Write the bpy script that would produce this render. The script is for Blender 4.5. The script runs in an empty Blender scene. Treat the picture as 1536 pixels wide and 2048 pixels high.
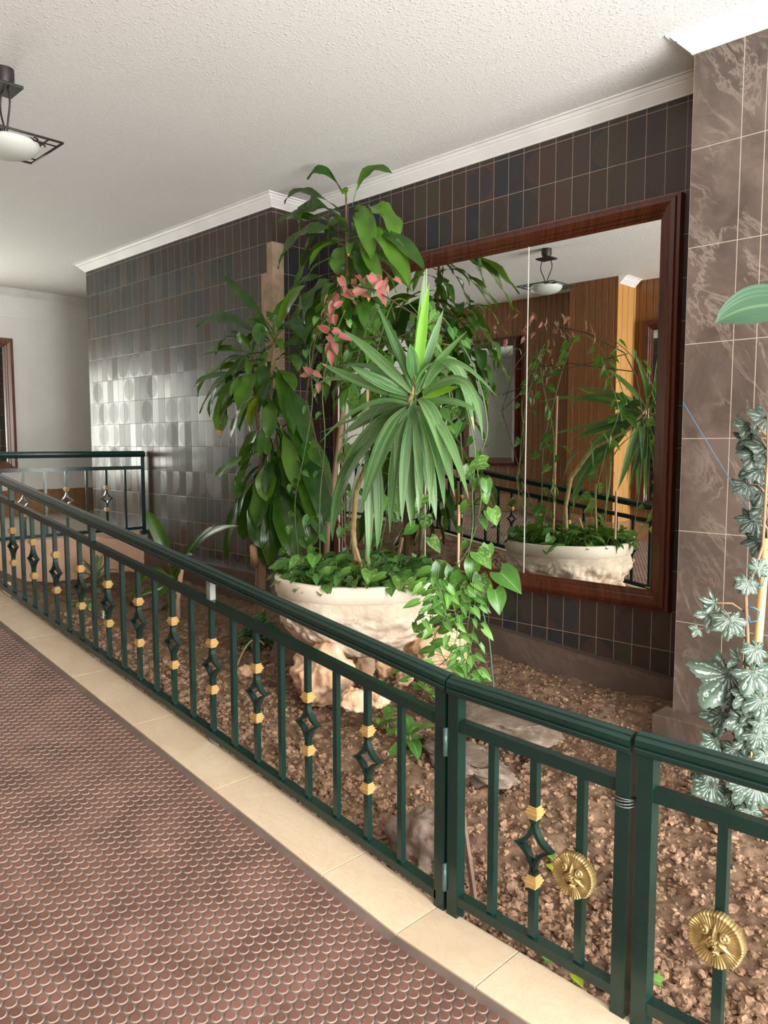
import bpy, math, random
import numpy as np
from mathutils import Vector, Matrix, noise as mnoise
random.seed(7); RNG = np.random.default_rng(7)
SC = bpy.context.scene; COL = SC.collection
pi = math.pi; EYE = 1.5

# ------------------------------------------------------------------ camera
F_PX = 1540.0
_p = math.atan2(1024 - 890, F_PX)
_a = math.atan2(768 + 814, F_PX / math.cos(_p))
FW = Vector((-math.cos(_a) * math.cos(_p), math.sin(_a) * math.cos(_p), -math.sin(_p)))
RT = Vector((math.sin(_a), math.cos(_a), 0.0))
UP = RT.cross(FW)
CAM = Vector((0, 0, EYE))
cam_d = bpy.data.cameras.new('camera'); cam = bpy.data.objects.new('camera', cam_d); COL.objects.link(cam)
cam.matrix_world = Matrix(((RT.x, UP.x, -FW.x, CAM.x), (RT.y, UP.y, -FW.y, CAM.y), (RT.z, UP.z, -FW.z, CAM.z), (0, 0, 0, 1)))
cam_d.sensor_fit = 'VERTICAL'; cam_d.sensor_height = 36.0; cam_d.lens = F_PX / 2048 * 36.0
cam_d.clip_start = 0.02; cam_d.clip_end = 100
SC.camera = cam
def ray(px, py): return FW + RT * ((px - 768) / F_PX) + UP * ((1024 - py) / F_PX)
def atY(px, py, Y): d = ray(px, py); return CAM + d * (Y / d.y)
def atX(px, py, X): d = ray(px, py); return CAM + d * (X / d.x)
def atZ(px, py, Z): d = ray(px, py); return CAM + d * ((Z - EYE) / d.z)

# ------------------------------------------------------------------ light and exposure
SC.view_settings.view_transform = 'Standard'; SC.view_settings.look = 'None'
SC.view_settings.exposure = 0.45; SC.view_settings.gamma = 1.0; SC.view_settings.use_curve_mapping = False
w = bpy.data.worlds.new('world'); SC.world = w; w.use_nodes = True
w.node_tree.nodes['Background'].inputs[0].default_value = (0.85, 0.93, 1.0, 1); w.node_tree.nodes['Background'].inputs[1].default_value = 1.6
def area(name, loc, target, sx, sy, power, color):
    l = bpy.data.lights.new(name, 'AREA'); l.shape = 'RECTANGLE'; l.size = sx; l.size_y = sy; l.energy = power; l.color = color
    o = bpy.data.objects.new(name, l); COL.objects.link(o); o.location = loc
    o.rotation_euler = (Vector(target) - Vector(loc)).to_track_quat('-Z', 'Y').to_euler(); return o
area('entrance_daylight', (3.45, 1.65, 1.35), (-6, 1.65, 3.4), 3.6, 2.6, 590, (1.0, 0.985, 0.955))
area('side_fill_light', (1.75, -0.50, 1.4), (1.2, 3.0, 1.9), 2.9, 2.0, 95, (1.0, 0.985, 0.955))  # added fill for the planter front, pillar and soil, from an unseen opening
area('far_window_daylight', (-10.15, 2.35, 1.8), (-5.0, 2.35, 2.1), 1.2, 1.5, 48, (1.0, 1.0, 0.86))

# ------------------------------------------------------------------ object helpers
def link(o, parent=None):
    COL.objects.link(o)
    if parent: o.parent = parent
    return o
def tag(o, label=None, cat=None, group=None, kind=None):
    if label: o['label'] = label
    if cat: o['category'] = cat
    if group: o['group'] = group
    if kind: o['kind'] = kind
    return o
def empty(name, loc, label=None, cat=None, group=None, rz=0):
    o = bpy.data.objects.new(name, None); o.empty_display_size = 0.05; link(o)
    o.location = loc; o.rotation_euler = (0, 0, rz); bpy_update(o)
    return tag(o, label, cat, group)
def bpy_update(o):
    o.matrix_world = Matrix.LocRotScale(o.location, o.rotation_euler.to_quaternion(), o.scale)

class MB:
    """mesh collector in world coordinates"""
    def __init__(s): s.v = []; s.f = []; s.m = []; s.uv = []; s.t = []
    def face(s, idx, m=0, uv=None, t=(0.5, 0.5)):
        s.f.append(tuple(idx)); s.m.append(m)
        s.uv.append(uv if uv else [(0, 0)] * len(idx)); s.t.append(t)
    def box(s, a, b, m=0):
        x0, y0, z0 = a; x1, y1, z1 = b; n = len(s.v)
        s.v += [(x0,y0,z0),(x1,y0,z0),(x1,y1,z0),(x0,y1,z0),(x0,y0,z1),(x1,y0,z1),(x1,y1,z1),(x0,y1,z1)]
        for q in ((0,3,2,1),(4,5,6,7),(0,1,5,4),(1,2,6,5),(2,3,7,6),(3,0,4,7)): s.face([n+i for i in q], m)
        return s
    def sbox(s, x0, x1, y0, y1, zb0, zt0, zb1, zt1, m=0):
        """box between x0 and x1 whose bottom and top heights differ at the two ends"""
        n = len(s.v)
        s.v += [(x0,y0,zb0),(x1,y0,zb1),(x1,y1,zb1),(x0,y1,zb0),(x0,y0,zt0),(x1,y0,zt1),(x1,y1,zt1),(x0,y1,zt0)]
        for q in ((0,3,2,1),(4,5,6,7),(0,1,5,4),(1,2,6,5),(2,3,7,6),(3,0,4,7)): s.face([n+i for i in q], m)
        return s
    def tube(s, pts, rad, seg=8, m=0, cap=True, t=(0.5, 0.5)):
        pts = [Vector(p) for p in pts]; k = len(pts); n0 = len(s.v)
        if not hasattr(rad, '__len__'): rad = [rad] * k
        side = None
        for i, p in enumerate(pts):
            d = (pts[min(i+1, k-1)] - pts[max(i-1, 0)])
            d = d.normalized() if d.length > 1e-9 else Vector((0,0,1))
            if side is None: side = d.orthogonal().normalized()
            else:
                side = side - d * side.dot(d); side = side.normalized() if side.length > 1e-6 else d.orthogonal().normalized()
            b = d.cross(side)
            for j in range(seg):
                a = 2*pi*j/seg; s.v.append(tuple(p + (side*math.cos(a) + b*math.sin(a)) * rad[i]))
        for i in range(k-1):
            for j in range(seg):
                a = n0+i*seg+j; b2 = n0+i*seg+(j+1)%seg
                s.face((a, b2, b2+seg, a+seg), m, [(j/seg, i/(k-1)), ((j+1)/seg, i/(k-1)), ((j+1)/seg, (i+1)/(k-1)), (j/seg, (i+1)/(k-1))], t)
        if cap:
            s.face([n0+j for j in range(seg)][::-1], m); s.face([n0+(k-1)*seg+j for j in range(seg)], m)
        return s
    def lathe(s, prof, center, seg=48, m=0, wob=None, ph=0.0):
        n0 = len(s.v); cx, cy, cz = center
        for (r, z) in prof:
            for j in range(seg):
                a = 2*pi*j/seg + ph; rr = r + (wob(a, z, r) if wob else 0)
                s.v.append((cx + rr*math.cos(a), cy + rr*math.sin(a), cz + z))
        for i in range(len(prof)-1):
            for j in range(seg):
                a = n0+i*seg+j; b = n0+i*seg+(j+1)%seg
                s.face((a, b, b+seg, a+seg), m)
        return s
    def build(s, name, mats, parent=None, smooth=False, bevel=0, loc=None):
        me = bpy.data.meshes.new(name)
        off = Vector((0,0,0))
        if parent is not None: inv = parent.matrix_world.inverted()
        else:
            if loc is None:
                a = np.array(s.v); loc = ((a[:,0].min()+a[:,0].max())/2, (a[:,1].min()+a[:,1].max())/2, a[:,2].min())
            inv = Matrix.Translation(-Vector(loc))
        vs = [inv @ Vector(p) for p in s.v]
        me.from_pydata(vs, [], s.f)
        if not isinstance(mats, (list, tuple)): mats = [mats]
        for x in mats: me.materials.append(x)
        me.polygons.foreach_set('material_index', s.m)
        me.polygons.foreach_set('use_smooth', [smooth]*len(s.f))
        ul = me.uv_layers.new(name='UVMap'); ul.data.foreach_set('uv', [c for f in s.uv for u in f for c in u])
        tl = me.uv_layers.new(name='tone'); tl.data.foreach_set('uv', [c for f, t in zip(s.f, s.t) for _ in f for c in t])
        me.validate(); me.update()
        o = bpy.data.objects.new(name, me); link(o, parent)
        if parent is None: o.location = loc; bpy_update(o)
        else: o.matrix_world = parent.matrix_world.copy()
        if bevel:
            b = o.modifiers.new('bevel', 'BEVEL'); b.width = bevel; b.segments = 2; b.limit_method = 'ANGLE'; b.angle_limit = math.radians(40)
        return o

# ------------------------------------------------------------------ materials
class G:
    def __init__(s, name):
        s.mat = bpy.data.materials.new(name); s.mat.use_nodes = True; s.nt = s.mat.node_tree
        s.b = s.nt.nodes['Principled BSDF']; s.out = s.nt.nodes['Material Output']
    def n(s, t, **k):
        o = s.nt.nodes.new(t)
        for a, b in k.items(): setattr(o, a, b)
        return o
    def L(s, a, b): s.nt.links.new(a, b)
    def set(s, sock, v):
        if hasattr(v, 'links') or isinstance(v, bpy.types.NodeSocket): s.L(v, sock)
        else: sock.default_value = v if not isinstance(v, tuple) or len(v) != 3 or sock.type != 'RGBA' else (*v, 1)
    def m(s, op, a, b=None, c=None, clamp=False):
        o = s.n('ShaderNodeMath', operation=op, use_clamp=clamp); s.set(o.inputs[0], a)
        if b is not None: s.set(o.inputs[1], b)
        if c is not None: s.set(o.inputs[2], c)
        return o.outputs[0]
    def mix(s, f, a, b, blend='MIX'):
        o = s.n('ShaderNodeMix', data_type='RGBA', blend_type=blend); s.set(o.inputs[0], f); s.set(o.inputs[6], a); s.set(o.inputs[7], b); return o.outputs[2]
    def pos(s):
        g = s.n('ShaderNodeNewGeometry'); x = s.n('ShaderNodeSeparateXYZ'); s.L(g.outputs['Position'], x.inputs[0]); return g.outputs['Position'], x.outputs
    def vec(s, a, b=0.0, c=0.0):
        o = s.n('ShaderNodeCombineXYZ'); s.set(o.inputs[0], a); s.set(o.inputs[1], b); s.set(o.inputs[2], c); return o.outputs[0]
    def noise(s, scale, vec=None, detail=3, rough=0.55, dist=0.0, col=False):
        o = s.n('ShaderNodeTexNoise'); o.inputs['Scale'].default_value = scale; o.inputs['Detail'].default_value = detail
        o.inputs['Roughness'].default_value = rough; o.inputs['Distortion'].default_value = dist
        if vec is not None: s.L(vec, o.inputs['Vector'])
        return o.outputs['Color' if col else 'Fac']
    def white(s, vec):
        o = s.n('ShaderNodeTexWhiteNoise', noise_dimensions='3D'); s.L(vec, o.inputs['Vector']); return o.outputs
    def ramp(s, f, stops, interp='LINEAR'):
        o = s.n('ShaderNodeValToRGB'); r = o.color_ramp; r.interpolation = interp
        while len(r.elements) < len(stops): r.elements.new(0.5)
        for e, (p, c) in zip(r.elements, stops): e.position = p; e.color = (*c, 1) if len(c) == 3 else c
        s.set(o.inputs[0], f); return o.outputs[0]
    def bump(s, h, strength, dist=0.01, normal=None):
        o = s.n('ShaderNodeBump'); o.inputs['Strength'].default_value = strength; o.inputs['Distance'].default_value = dist; s.set(o.inputs['Height'], h)
        if normal is not None: s.L(normal, o.inputs['Normal'])
        s.L(o.outputs[0], s.b.inputs['Normal']); return o.outputs[0]
    def fin(s, col=None, rough=None, metal=None, spec=None):
        if col is not None: s.set(s.b.inputs['Base Color'], col)
        if rough is not None: s.set(s.b.inputs['Roughness'], rough)
        if metal is not None: s.set(s.b.inputs['Metallic'], metal)
        if spec is not None: s.set(s.b.inputs['Specular IOR Level'], spec)
        return s.mat
    def objvec(s):
        return s.n('ShaderNodeTexCoord').outputs['Object']

def m_ceiling():
    g = G('stippled_plaster'); p, x = g.pos()
    n1 = g.noise(70, p, 2); n2 = g.noise(190, p, 3)
    h = g.m('ADD', g.m('MULTIPLY', g.m('MAXIMUM', g.m('SUBTRACT', n1, 0.55), 0.0), 3.0), g.m('MULTIPLY', n2, .45))
    g.bump(h, 0.55, 0.006)
    c = g.ramp(g.noise(0.8, p, 3), [(0.3, (0.82, 0.80, 0.77)), (0.7, (0.86, 0.84, 0.81))])
    return g.fin(c, 0.75, spec=0.3)
def m_plain(name, col, rough, var=0.08, scale=3.0, bs=0.0, bscale=60, metal=0.0, spec=0.5):
    g = G(name); p, x = g.pos()
    k = lambda f: tuple(max(0, min(1, c*f)) for c in col)
    c = g.ramp(g.noise(scale, p, 4), [(0.3, k(1-var)), (0.7, k(1+var))])
    if bs: g.bump(g.noise(bscale, p, 4), bs, 0.004)
    return g.fin(c, rough, metal, spec)
def m_tile():
    g = G('glazed_wall_tile'); p, x = g.pos()
    W, H = 0.1142, 0.2277
    u = g.m('DIVIDE', g.m('SUBTRACT', g.m('ADD', x[0], x[1]), 2.224), W); v = g.m('DIVIDE', g.m('SUBTRACT', x[2], 3.078), H)
    cu = g.m('FLOOR', u); cv = g.m('FLOOR', v); fu = g.m('SUBTRACT', u, cu); fv = g.m('SUBTRACT', v, cv)
    wn = g.white(g.vec(cu, cv, 0.0))
    pu = g.m('MULTIPLY', g.m('ADD', u, g.m('FLOOR', g.m('MULTIPLY', g.white(g.vec(cv, 3.0, 7.0))[0], 2.0))), 0.5)
    cpu = g.m('FLOOR', pu); fpu = g.m('SUBTRACT', pu, cpu)
    wp = g.white(g.vec(cpu, cv, 5.0))
    pal = [(0.0, (0.022, 0.028, 0.040)), (0.2, (0.058, 0.034, 0.026)), (0.38, (0.036, 0.026, 0.023)), (0.5, (0.020, 0.027, 0.034)),
           (0.66, (0.066, 0.036, 0.026)), (0.8, (0.058, 0.052, 0.026)), (0.9, (0.080, 0.034, 0.026))]
    pal = [(a, tuple(q*0.8 for q in c)) for a, c in pal]
    base = g.ramp(g.m('ADD', g.m('MULTIPLY', wp[0], 0.8), g.m('MULTIPLY', wn[0], 0.2)), pal, 'CONSTANT')
    other = g.ramp(g.white(g.vec(cpu, cv, 11.0))[0], pal, 'CONSTANT')
    dx = g.m('MULTIPLY', g.m('SUBTRACT', fpu, 0.5), 2*W); dz = g.m('MULTIPLY', g.m('SUBTRACT', fv, 0.5), H)
    r = g.m('SQRT', g.m('ADD', g.m('MULTIPLY', dx, dx), g.m('MULTIPLY', dz, dz)))
    has = g.m('GREATER_THAN', g.white(g.vec(cpu, cv, 23.0))[0], 0.5)
    disc = g.m('MULTIPLY', g.m('LESS_THAN', r, 0.104), has)
    col = g.mix(g.m('MULTIPLY', disc, 0.75), base, other)
    mot = g.noise(14, p, 5, 0.7)
    col = g.mix(g.m('MULTIPLY', mot, 0.6), col, (0.055, 0.045, 0.038))
    eu = g.m('MULTIPLY', g.m('MINIMUM', fu, g.m('SUBTRACT', 1.0, fu)), W); ev = g.m('MULTIPLY', g.m('MINIMUM', fv, g.m('SUBTRACT', 1.0, fv)), H)
    e = g.m('MINIMUM', eu, ev)
    gr = g.m('LESS_THAN', e, 0.0017)
    col = g.mix(gr, col, (0.30, 0.24, 0.18))
    rough = g.m('ADD', g.m('ADD', 0.24, g.m('MULTIPLY', wn[0], 0.14)), g.m('ADD', g.m('MULTIPLY', gr, 0.4), g.m('MULTIPLY', disc, 0.10)))
    geo = g.n('ShaderNodeNewGeometry')
    sub = g.n('ShaderNodeVectorMath', operation='SUBTRACT'); g.L(wn[1], sub.inputs[0]); sub.inputs[1].default_value = (.5, .5, .5)
    sc = g.n('ShaderNodeVectorMath', operation='SCALE'); g.L(sub.outputs[0], sc.inputs[0]); sc.inputs['Scale'].default_value = 0.075
    ad = g.n('ShaderNodeVectorMath', operation='ADD'); g.L(geo.outputs['Normal'], ad.inputs[0]); g.L(sc.outputs[0], ad.inputs[1])
    nm = g.n('ShaderNodeVectorMath', operation='NORMALIZE'); g.L(ad.outputs[0], nm.inputs[0])
    h = g.m('ADD', g.m('MULTIPLY', g.m('MINIMUM', g.m('DIVIDE', e, 0.004), 1.0), 1.0), g.m('MULTIPLY', g.noise(30, p, 3), 0.25))
    g.bump(h, 0.35, 0.0015, nm.outputs[0])
    return g.fin(col, rough, spec=0.42)
def m_slate(name='brown_marble_tile', cols=((0.060, 0.043, 0.035), (0.145, 0.108, 0.088), (0.34, 0.28, 0.23)), lines=True):
    g = G(name); p, x = g.pos()
    n = g.noise(3.0, p, 8, 0.7, 0.5); n2 = g.noise(4.5, g.vec(g.m('ADD', x[0], g.m('MULTIPLY', x[2], 0.5)), g.m('MULTIPLY', x[1], 1.0), g.m('MULTIPLY', x[2], 0.55)), 8, 0.66, 0.7)
    c = g.ramp(n, [(0.30, cols[0]), (0.62, cols[1])])
    vein = g.m('SUBTRACT', 1.0, g.m('MULTIPLY', g.m('ABSOLUTE', g.m('SUBTRACT', n2, 0.5)), 34.0), clamp=True)
    c = g.mix(g.m('MULTIPLY', g.m('MULTIPLY', vein, g.m('MULTIPLY', g.m('SUBTRACT', g.noise(2.3, p, 3), 0.42), 5.0, clamp=True)), 0.5), c, cols[2])
    if lines:
        H = 0.4555
        fz = g.m('FRACT', g.m('DIVIDE', g.m('SUBTRACT', x[2], 2.898), H)); ez = g.m('MULTIPLY', g.m('MINIMUM', fz, g.m('SUBTRACT', 1.0, fz)), H)
        uu = g.m('SUBTRACT', x[0], -1.611)
        fr = g.m('MODULO', uu, 0.332)
        ex = g.m('MINIMUM', g.m('MINIMUM', g.m('ABSOLUTE', g.m('SUBTRACT', fr, 0.229)), g.m('ABSOLUTE', g.m('SUBTRACT', fr, 0.332))), g.m('ADD', fr, 0.0))
        e = g.m('MINIMUM', ez, ex)
        c = g.mix(g.m('LESS_THAN', e, 0.0018), c, (0.42, 0.36, 0.29))
        g.bump(g.m('ADD', g.m('MINIMUM', g.m('DIVIDE', e, .004), 1.0), g.m('MULTIPLY', n2, 0.5)), 0.35, 0.002)
    else: g.bump(n2, 0.25, 0.002)
    return g.fin(c, 0.33, spec=0.5)
def m_wood(name, c0, c1, groove=0.0, rough=0.3, scale=1.0):
    g = G(name); p, x = g.pos(); u = g.m('ADD', x[0], x[1])
    st = g.vec(g.m('MULTIPLY', u, 30.0*scale), g.m('MULTIPLY', x[2], 1.5*scale), 0.0)
    if groove: st = g.vec(g.m('ADD', g.m('MULTIPLY', u, 30.0), g.m('MULTIPLY', g.m('FLOOR', g.m('DIVIDE', u, groove)), 3.7)), g.m('MULTIPLY', x[2], 1.5), 0.0)
    n = g.noise(1.6, st, 6, 0.6, 1.2)
    c = g.ramp(n, [(0.3, c0), (0.68, c1)])
    if groove:
        wn = g.white(g.vec(g.m('FLOOR', g.m('DIVIDE', u, groove)), 1.0, 2.0))[0]
        c = g.mix(g.m('MULTIPLY', wn, 0.35), c, c0)
        f = g.m('FRACT', g.m('DIVIDE', u, groove)); e = g.m('MULTIPLY', g.m('MINIMUM', f, g.m('SUBTRACT', 1.0, f)), groove)
        c = g.mix(g.m('LESS_THAN', e, 0.003), c, (0.05, 0.02, 0.008))
        g.bump(g.m('MINIMUM', g.m('DIVIDE', e, 0.009), 1.0), 0.9, 0.006)
    else: g.bump(n, 0.08, 0.002)
    return g.fin(c, rough, spec=0.5)
def m_marble(name, ca, cb, cc, scale=2.2, rough=0.28):
    g = G(name); p, x = g.pos()
    n = g.noise(scale, p, 6, 0.62, 1.2); n2 = g.noise(scale*2.2, p, 7, 0.7, 3.0)
    c = g.ramp(n, [(0.3, ca), (0.7, cb)])
    v = g.m('SUBTRACT', 1.0, g.m('MULTIPLY', g.m('ABSOLUTE', g.m('SUBTRACT', n2, 0.5)), 30.0), clamp=True)
    return g.fin(g.mix(g.m('MULTIPLY', v, 0.35), c, cc), rough, spec=0.5)
def m_soil(name='dry_soil', clod=False, k=1.0):
    g = G(name); p, x = g.pos()
    n = g.noise(18, p, 8, 0.72); n2 = g.noise(95, p, 5, 0.7); n3 = g.noise(2.2, p, 3)
    c = g.ramp(n, [(0.28, (0.085*k, 0.047*k, 0.028*k)), (0.5, (0.29*k, 0.178*k, 0.108*k)), (0.72, (0.54*k, 0.355*k, 0.215*k))])
    c = g.mix(g.m('MULTIPLY', n3, 0.35), c, (0.20, 0.145, 0.115))
    c = g.mix(g.m('MULTIPLY', g.m('GREATER_THAN', n2, 0.68), 0.7), c, (0.50, 0.38, 0.28))
    g.bump(g.m('ADD', g.noise(60, p, 7, 0.75), g.m('MULTIPLY', n2, .5)), 0.9 if not clod else 0.6, 0.012 if not clod else 0.006)
    return g.fin(c, 0.95, spec=0.15)
def m_rock(name, ca, cb, cc):
    g = G(name); p, x = g.pos()
    n = g.noise(7, p, 8, 0.7, 0.6); n2 = g.noise(24, p, 7, 0.7)
    c = g.ramp(n, [(0.3, ca), (0.52, cb), (0.72, cc)])
    g.bump(g.m('ADD', n, g.m('MULTIPLY', n2, .6)), 0.7, 0.015)
    return g.fin(c, 0.85, spec=0.25)
def m_leaf(name, dark, light, rough=0.32, stripe=None, rim=None, spot=None, trans=0.18, tip=None, mid=None):
    g = G(name)
    uv = g.n('ShaderNodeUVMap', uv_map='UVMap').outputs[0]; tn = g.n('ShaderNodeUVMap', uv_map='tone').outputs[0]
    s1 = g.n('ShaderNodeSeparateXYZ'); g.L(uv, s1.inputs[0]); s2 = g.n('ShaderNodeSeparateXYZ'); g.L(tn, s2.inputs[0])
    u, v = s1.outputs[0], s1.outputs[1]; t, r = s2.outputs[0], s2.outputs[1]
    p, x = g.pos()
    f = g.m('ADD', g.m('MULTIPLY', t, 0.8), g.m('MULTIPLY', g.m('SUBTRACT', g.noise(9, p, 3), 0.5), 0.5), clamp=True)
    c = g.mix(f, dark, light)
    au = g.m('MULTIPLY', g.m('ABSOLUTE', g.m('SUBTRACT', u, 0.5)), 2.0)
    if stripe:
        sn = g.noise(1.0, g.vec(g.m('MULTIPLY', u, 11.0), g.m('MULTIPLY', v, 0.6), g.m('MULTIPLY', r, 40.0)), 3, 0.6)
        c = g.mix(g.m('MULTIPLY', g.m('GREATER_THAN', sn, 0.52), 0.6), c, stripe)
    if spot:
        sn = g.noise(1.0, g.vec(g.m('MULTIPLY', u, 7.0), g.m('MULTIPLY', v, 7.0), g.m('MULTIPLY', r, 40.0)), 4, 0.7)
        c = g.mix(g.m('MULTIPLY', g.m('GREATER_THAN', g.m('ADD', sn, g.m('MULTIPLY', r, 0.16)), 0.70), 0.75), c, spot)
    if rim: c = g.mix(g.m('MULTIPLY', g.m('GREATER_THAN', au, 0.6), 1.0), c, rim)
    if mid: c = g.mix(g.m('MULTIPLY', g.m('LESS_THAN', au, 0.07), 0.6), c, mid)
    if tip: c = g.mix(g.m('GREATER_THAN', g.m('MULTIPLY', g.m('GREATER_THAN', r, 0.93), v), 0.93), c, tip)
    rib = g.m('SINE', g.m('MULTIPLY', u, 60.0))
    g.bump(g.m('ADD', g.m('MULTIPLY', rib, 0.3), g.m('MULTIPLY', g.m('LESS_THAN', au, 0.06), -1.0)), 0.25, 0.002)
    g.fin(c, rough, spec=0.5)
    tr = g.n('ShaderNodeBsdfTranslucent'); g.L(g.mix(0.5, c, (0.35, 0.6, 0.05)), tr.inputs[0])
    ms = g.n('ShaderNodeMixShader'); ms.inputs[0].default_value = trans
    g.L(g.b.outputs[0], ms.inputs[1]); g.L(tr.outputs[0], ms.inputs[2]); g.L(ms.outputs[0], g.out.inputs[0])
    return g.mat
def m_begonia(name='silver_marked_begonia_leaf', k_=1.0):
    g = G(name)
    uv = g.n('ShaderNodeUVMap', uv_map='UVMap').outputs[0]; s1 = g.n('ShaderNodeSeparateXYZ'); g.L(uv, s1.inputs[0])
    ang, rad = s1.outputs[0], s1.outputs[1]      # u: angle in lobes, v: radius 0..1
    p, x = g.pos()
    n = g.noise(1.0, g.vec(g.m('MULTIPLY', ang, 3.0), g.m('MULTIPLY', rad, 1.0), 0.0), 2)
    s = g.m('SINE', g.m('ADD', g.m('MULTIPLY', ang, 2*pi*3.0), g.m('MULTIPLY', g.noise(45, p, 3), 5.0)))
    k = g.m('MULTIPLY', g.m('GREATER_THAN', s, 0.45), g.m('MULTIPLY', g.m('LESS_THAN', rad, 0.86), g.m('GREATER_THAN', rad, 0.12)))
    k = g.m('MULTIPLY', k, g.m('GREATER_THAN', g.noise(70, p, 2), 0.46))
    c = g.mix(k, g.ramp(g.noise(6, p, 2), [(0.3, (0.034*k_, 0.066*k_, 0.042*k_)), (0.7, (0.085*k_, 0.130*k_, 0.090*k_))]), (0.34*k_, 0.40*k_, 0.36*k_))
    g.bump(s, 0.3, 0.003)
    return g.fin(c, 0.45, spec=0.4)

M = {}
M['ceiling'] = m_ceiling()
M['white'] = m_plain('white_gloss_paint', (0.84, 0.83, 0.81), 0.45)
M['wall_white'] = m_plain('white_wall_paint', (0.82, 0.81, 0.77), 0.6, 0.04)
M['tile'] = m_tile()
M['slate'] = m_slate()
M['skirt'] = m_slate('brown_skirting_tile', ((0.085, 0.058, 0.046), (0.125, 0.088, 0.068), (0.18, 0.14, 0.11)), False)
M['plaster'] = m_plain('bare_plaster', (0.36, 0.26, 0.17), 0.9, 0.2, 12, 0.5)
M['slats'] = m_wood('varnished_wood_slats', (0.13, 0.045, 0.013), (0.30, 0.125, 0.038), 0.085, 0.28)
M['orange'] = m_wood('lit_wood_slats', (0.46, 0.22, 0.06), (0.66, 0.36, 0.12), 0.14, 0.35)  # paler copy of the slats: light on the pillar side put into colour
M['mahog'] = m_wood('mahogany', (0.040, 0.0095, 0.004), (0.10, 0.026, 0.010), 0, 0.25)
M['mahog_l'] = m_wood('light_mahogany', (0.12, 0.05, 0.03), (0.25, 0.12, 0.07), 0, 0.3)
g = G('mirror_glass'); M['mirror'] = g.fin((0.80, 0.82, 0.80), 0.0, 1.0)
M['seam'] = m_plain('mirror_seam', (0.75, 0.7, 0.62), 0.3)
M['cream'] = m_marble('cream_marble', (0.66, 0.52, 0.36), (0.78, 0.65, 0.47), (0.60, 0.42, 0.25))
M['pink'] = m_marble('pink_marble', (0.62, 0.37, 0.23), (0.76, 0.52, 0.35), (0.45, 0.22, 0.12), 4)
M['rust'] = m_marble('rust_marble', (0.22, 0.10, 0.045), (0.42, 0.24, 0.13), (0.55, 0.35, 0.2), 6)
M['landing'] = m_plain('landing_stone', (0.27, 0.245, 0.21), 0.35, 0.15, 2)
M['rub_top'] = m_plain('rubber_stud_top', (0.175, 0.085, 0.062), 0.5, 0.35, 6)
M['rub_side'] = m_plain('dusty_stud_edge', (0.30, 0.22, 0.18), 0.8, 0.2, 8)
M['rub_base'] = m_plain('dusty_rubber_base', (0.155, 0.112, 0.094), 0.7, 0.25, 6)
M['green'] = m_plain('green_gloss_paint', (0.0055, 0.026, 0.020), 0.22, 0.15, 5, 0.15, 40, spec=0.5)
M['hinge'] = m_plain('painted_hinge', (0.05, 0.10, 0.09), 0.3, 0.3, 30)
M['galv'] = m_plain('galvanised_steel', (0.26, 0.28, 0.27), 0.5, 0.25, 20, metal=0.5)
M['brassp'] = m_plain('brass_paint', (0.50, 0.32, 0.11), 0.45, 0.15, 15, metal=0.2)
M['brass'] = m_plain('old_brass', (0.38, 0.28, 0.11), 0.42, 0.3, 25, 0.2, 70, metal=0.6)
M['iron'] = m_plain('black_wrought_iron', (0.022, 0.017, 0.016), 0.5, 0.2, 20)
g = G('frosted_glass_bowl'); g.b.inputs['Transmission Weight'].default_value = 0.15; M['frost'] = g.fin((0.66, 0.68, 0.62), 0.35)
M['stone'] = m_rock('pale_planter_stone', (0.58, 0.44, 0.32), (0.80, 0.67, 0.52), (0.90, 0.81, 0.68))
M['rimstone'] = m_plain('smooth_planter_rim', (0.86, 0.76, 0.62), 0.7, 0.06, 8, 0.25, 50)
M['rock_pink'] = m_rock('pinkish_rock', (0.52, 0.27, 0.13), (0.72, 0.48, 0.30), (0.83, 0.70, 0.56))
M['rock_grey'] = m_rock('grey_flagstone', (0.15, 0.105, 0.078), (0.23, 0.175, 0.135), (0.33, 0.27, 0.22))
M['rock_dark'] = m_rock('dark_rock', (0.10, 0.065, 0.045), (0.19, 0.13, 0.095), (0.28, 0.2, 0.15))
M['soil'] = m_soil(k=0.72); M['clod'] = m_soil('soil_clod', True)  # bed darker than clods: shade in the gaps put into its colour
M['compost'] = m_plain('planter_compost', (0.05, 0.032, 0.02), 0.95, 0.4, 30, 0.8)
M['bark'] = m_wood('pale_bark', (0.13, 0.075, 0.04), (0.34, 0.21, 0.12), 0, 0.8)
M['bark_y'] = m_wood('ringed_yellow_stem', (0.22, 0.14, 0.05), (0.50, 0.38, 0.16), 0, 0.6)
M['cane'] = m_wood('bamboo_cane', (0.42, 0.26, 0.10), (0.68, 0.45, 0.20), 0, 0.5)
M['pinestick'] = m_wood('pine_stake', (0.45, 0.25, 0.15), (0.66, 0.42, 0.28), 0, 0.7)
M['stem'] = m_plain('green_stem', (0.10, 0.19, 0.045), 0.5, 0.3, 20)
M['stem_b'] = m_plain('brown_vine_stem', (0.10, 0.065, 0.035), 0.7, 0.3, 20)
M['blue'] = m_plain('blue_twine', (0.10, 0.30, 0.50), 0.6)
M['red'] = m_plain('red_twine', (0.6, 0.03, 0.03), 0.5)
M['dgreen'] = m_plain('grey_green_cord', (0.10, 0.17, 0.15), 0.6)
M['drac'] = m_leaf('broad_dracaena_leaf', (0.010, 0.055, 0.008), (0.15, 0.33, 0.025), 0.24, tip=(0.62, 0.30, 0.09), trans=0.2)
M['drac_y'] = m_leaf('yellowing_leaf', (0.20, 0.38, 0.02), (0.45, 0.55, 0.03), 0.3, tip=(0.6, 0.25, 0.12))
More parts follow.
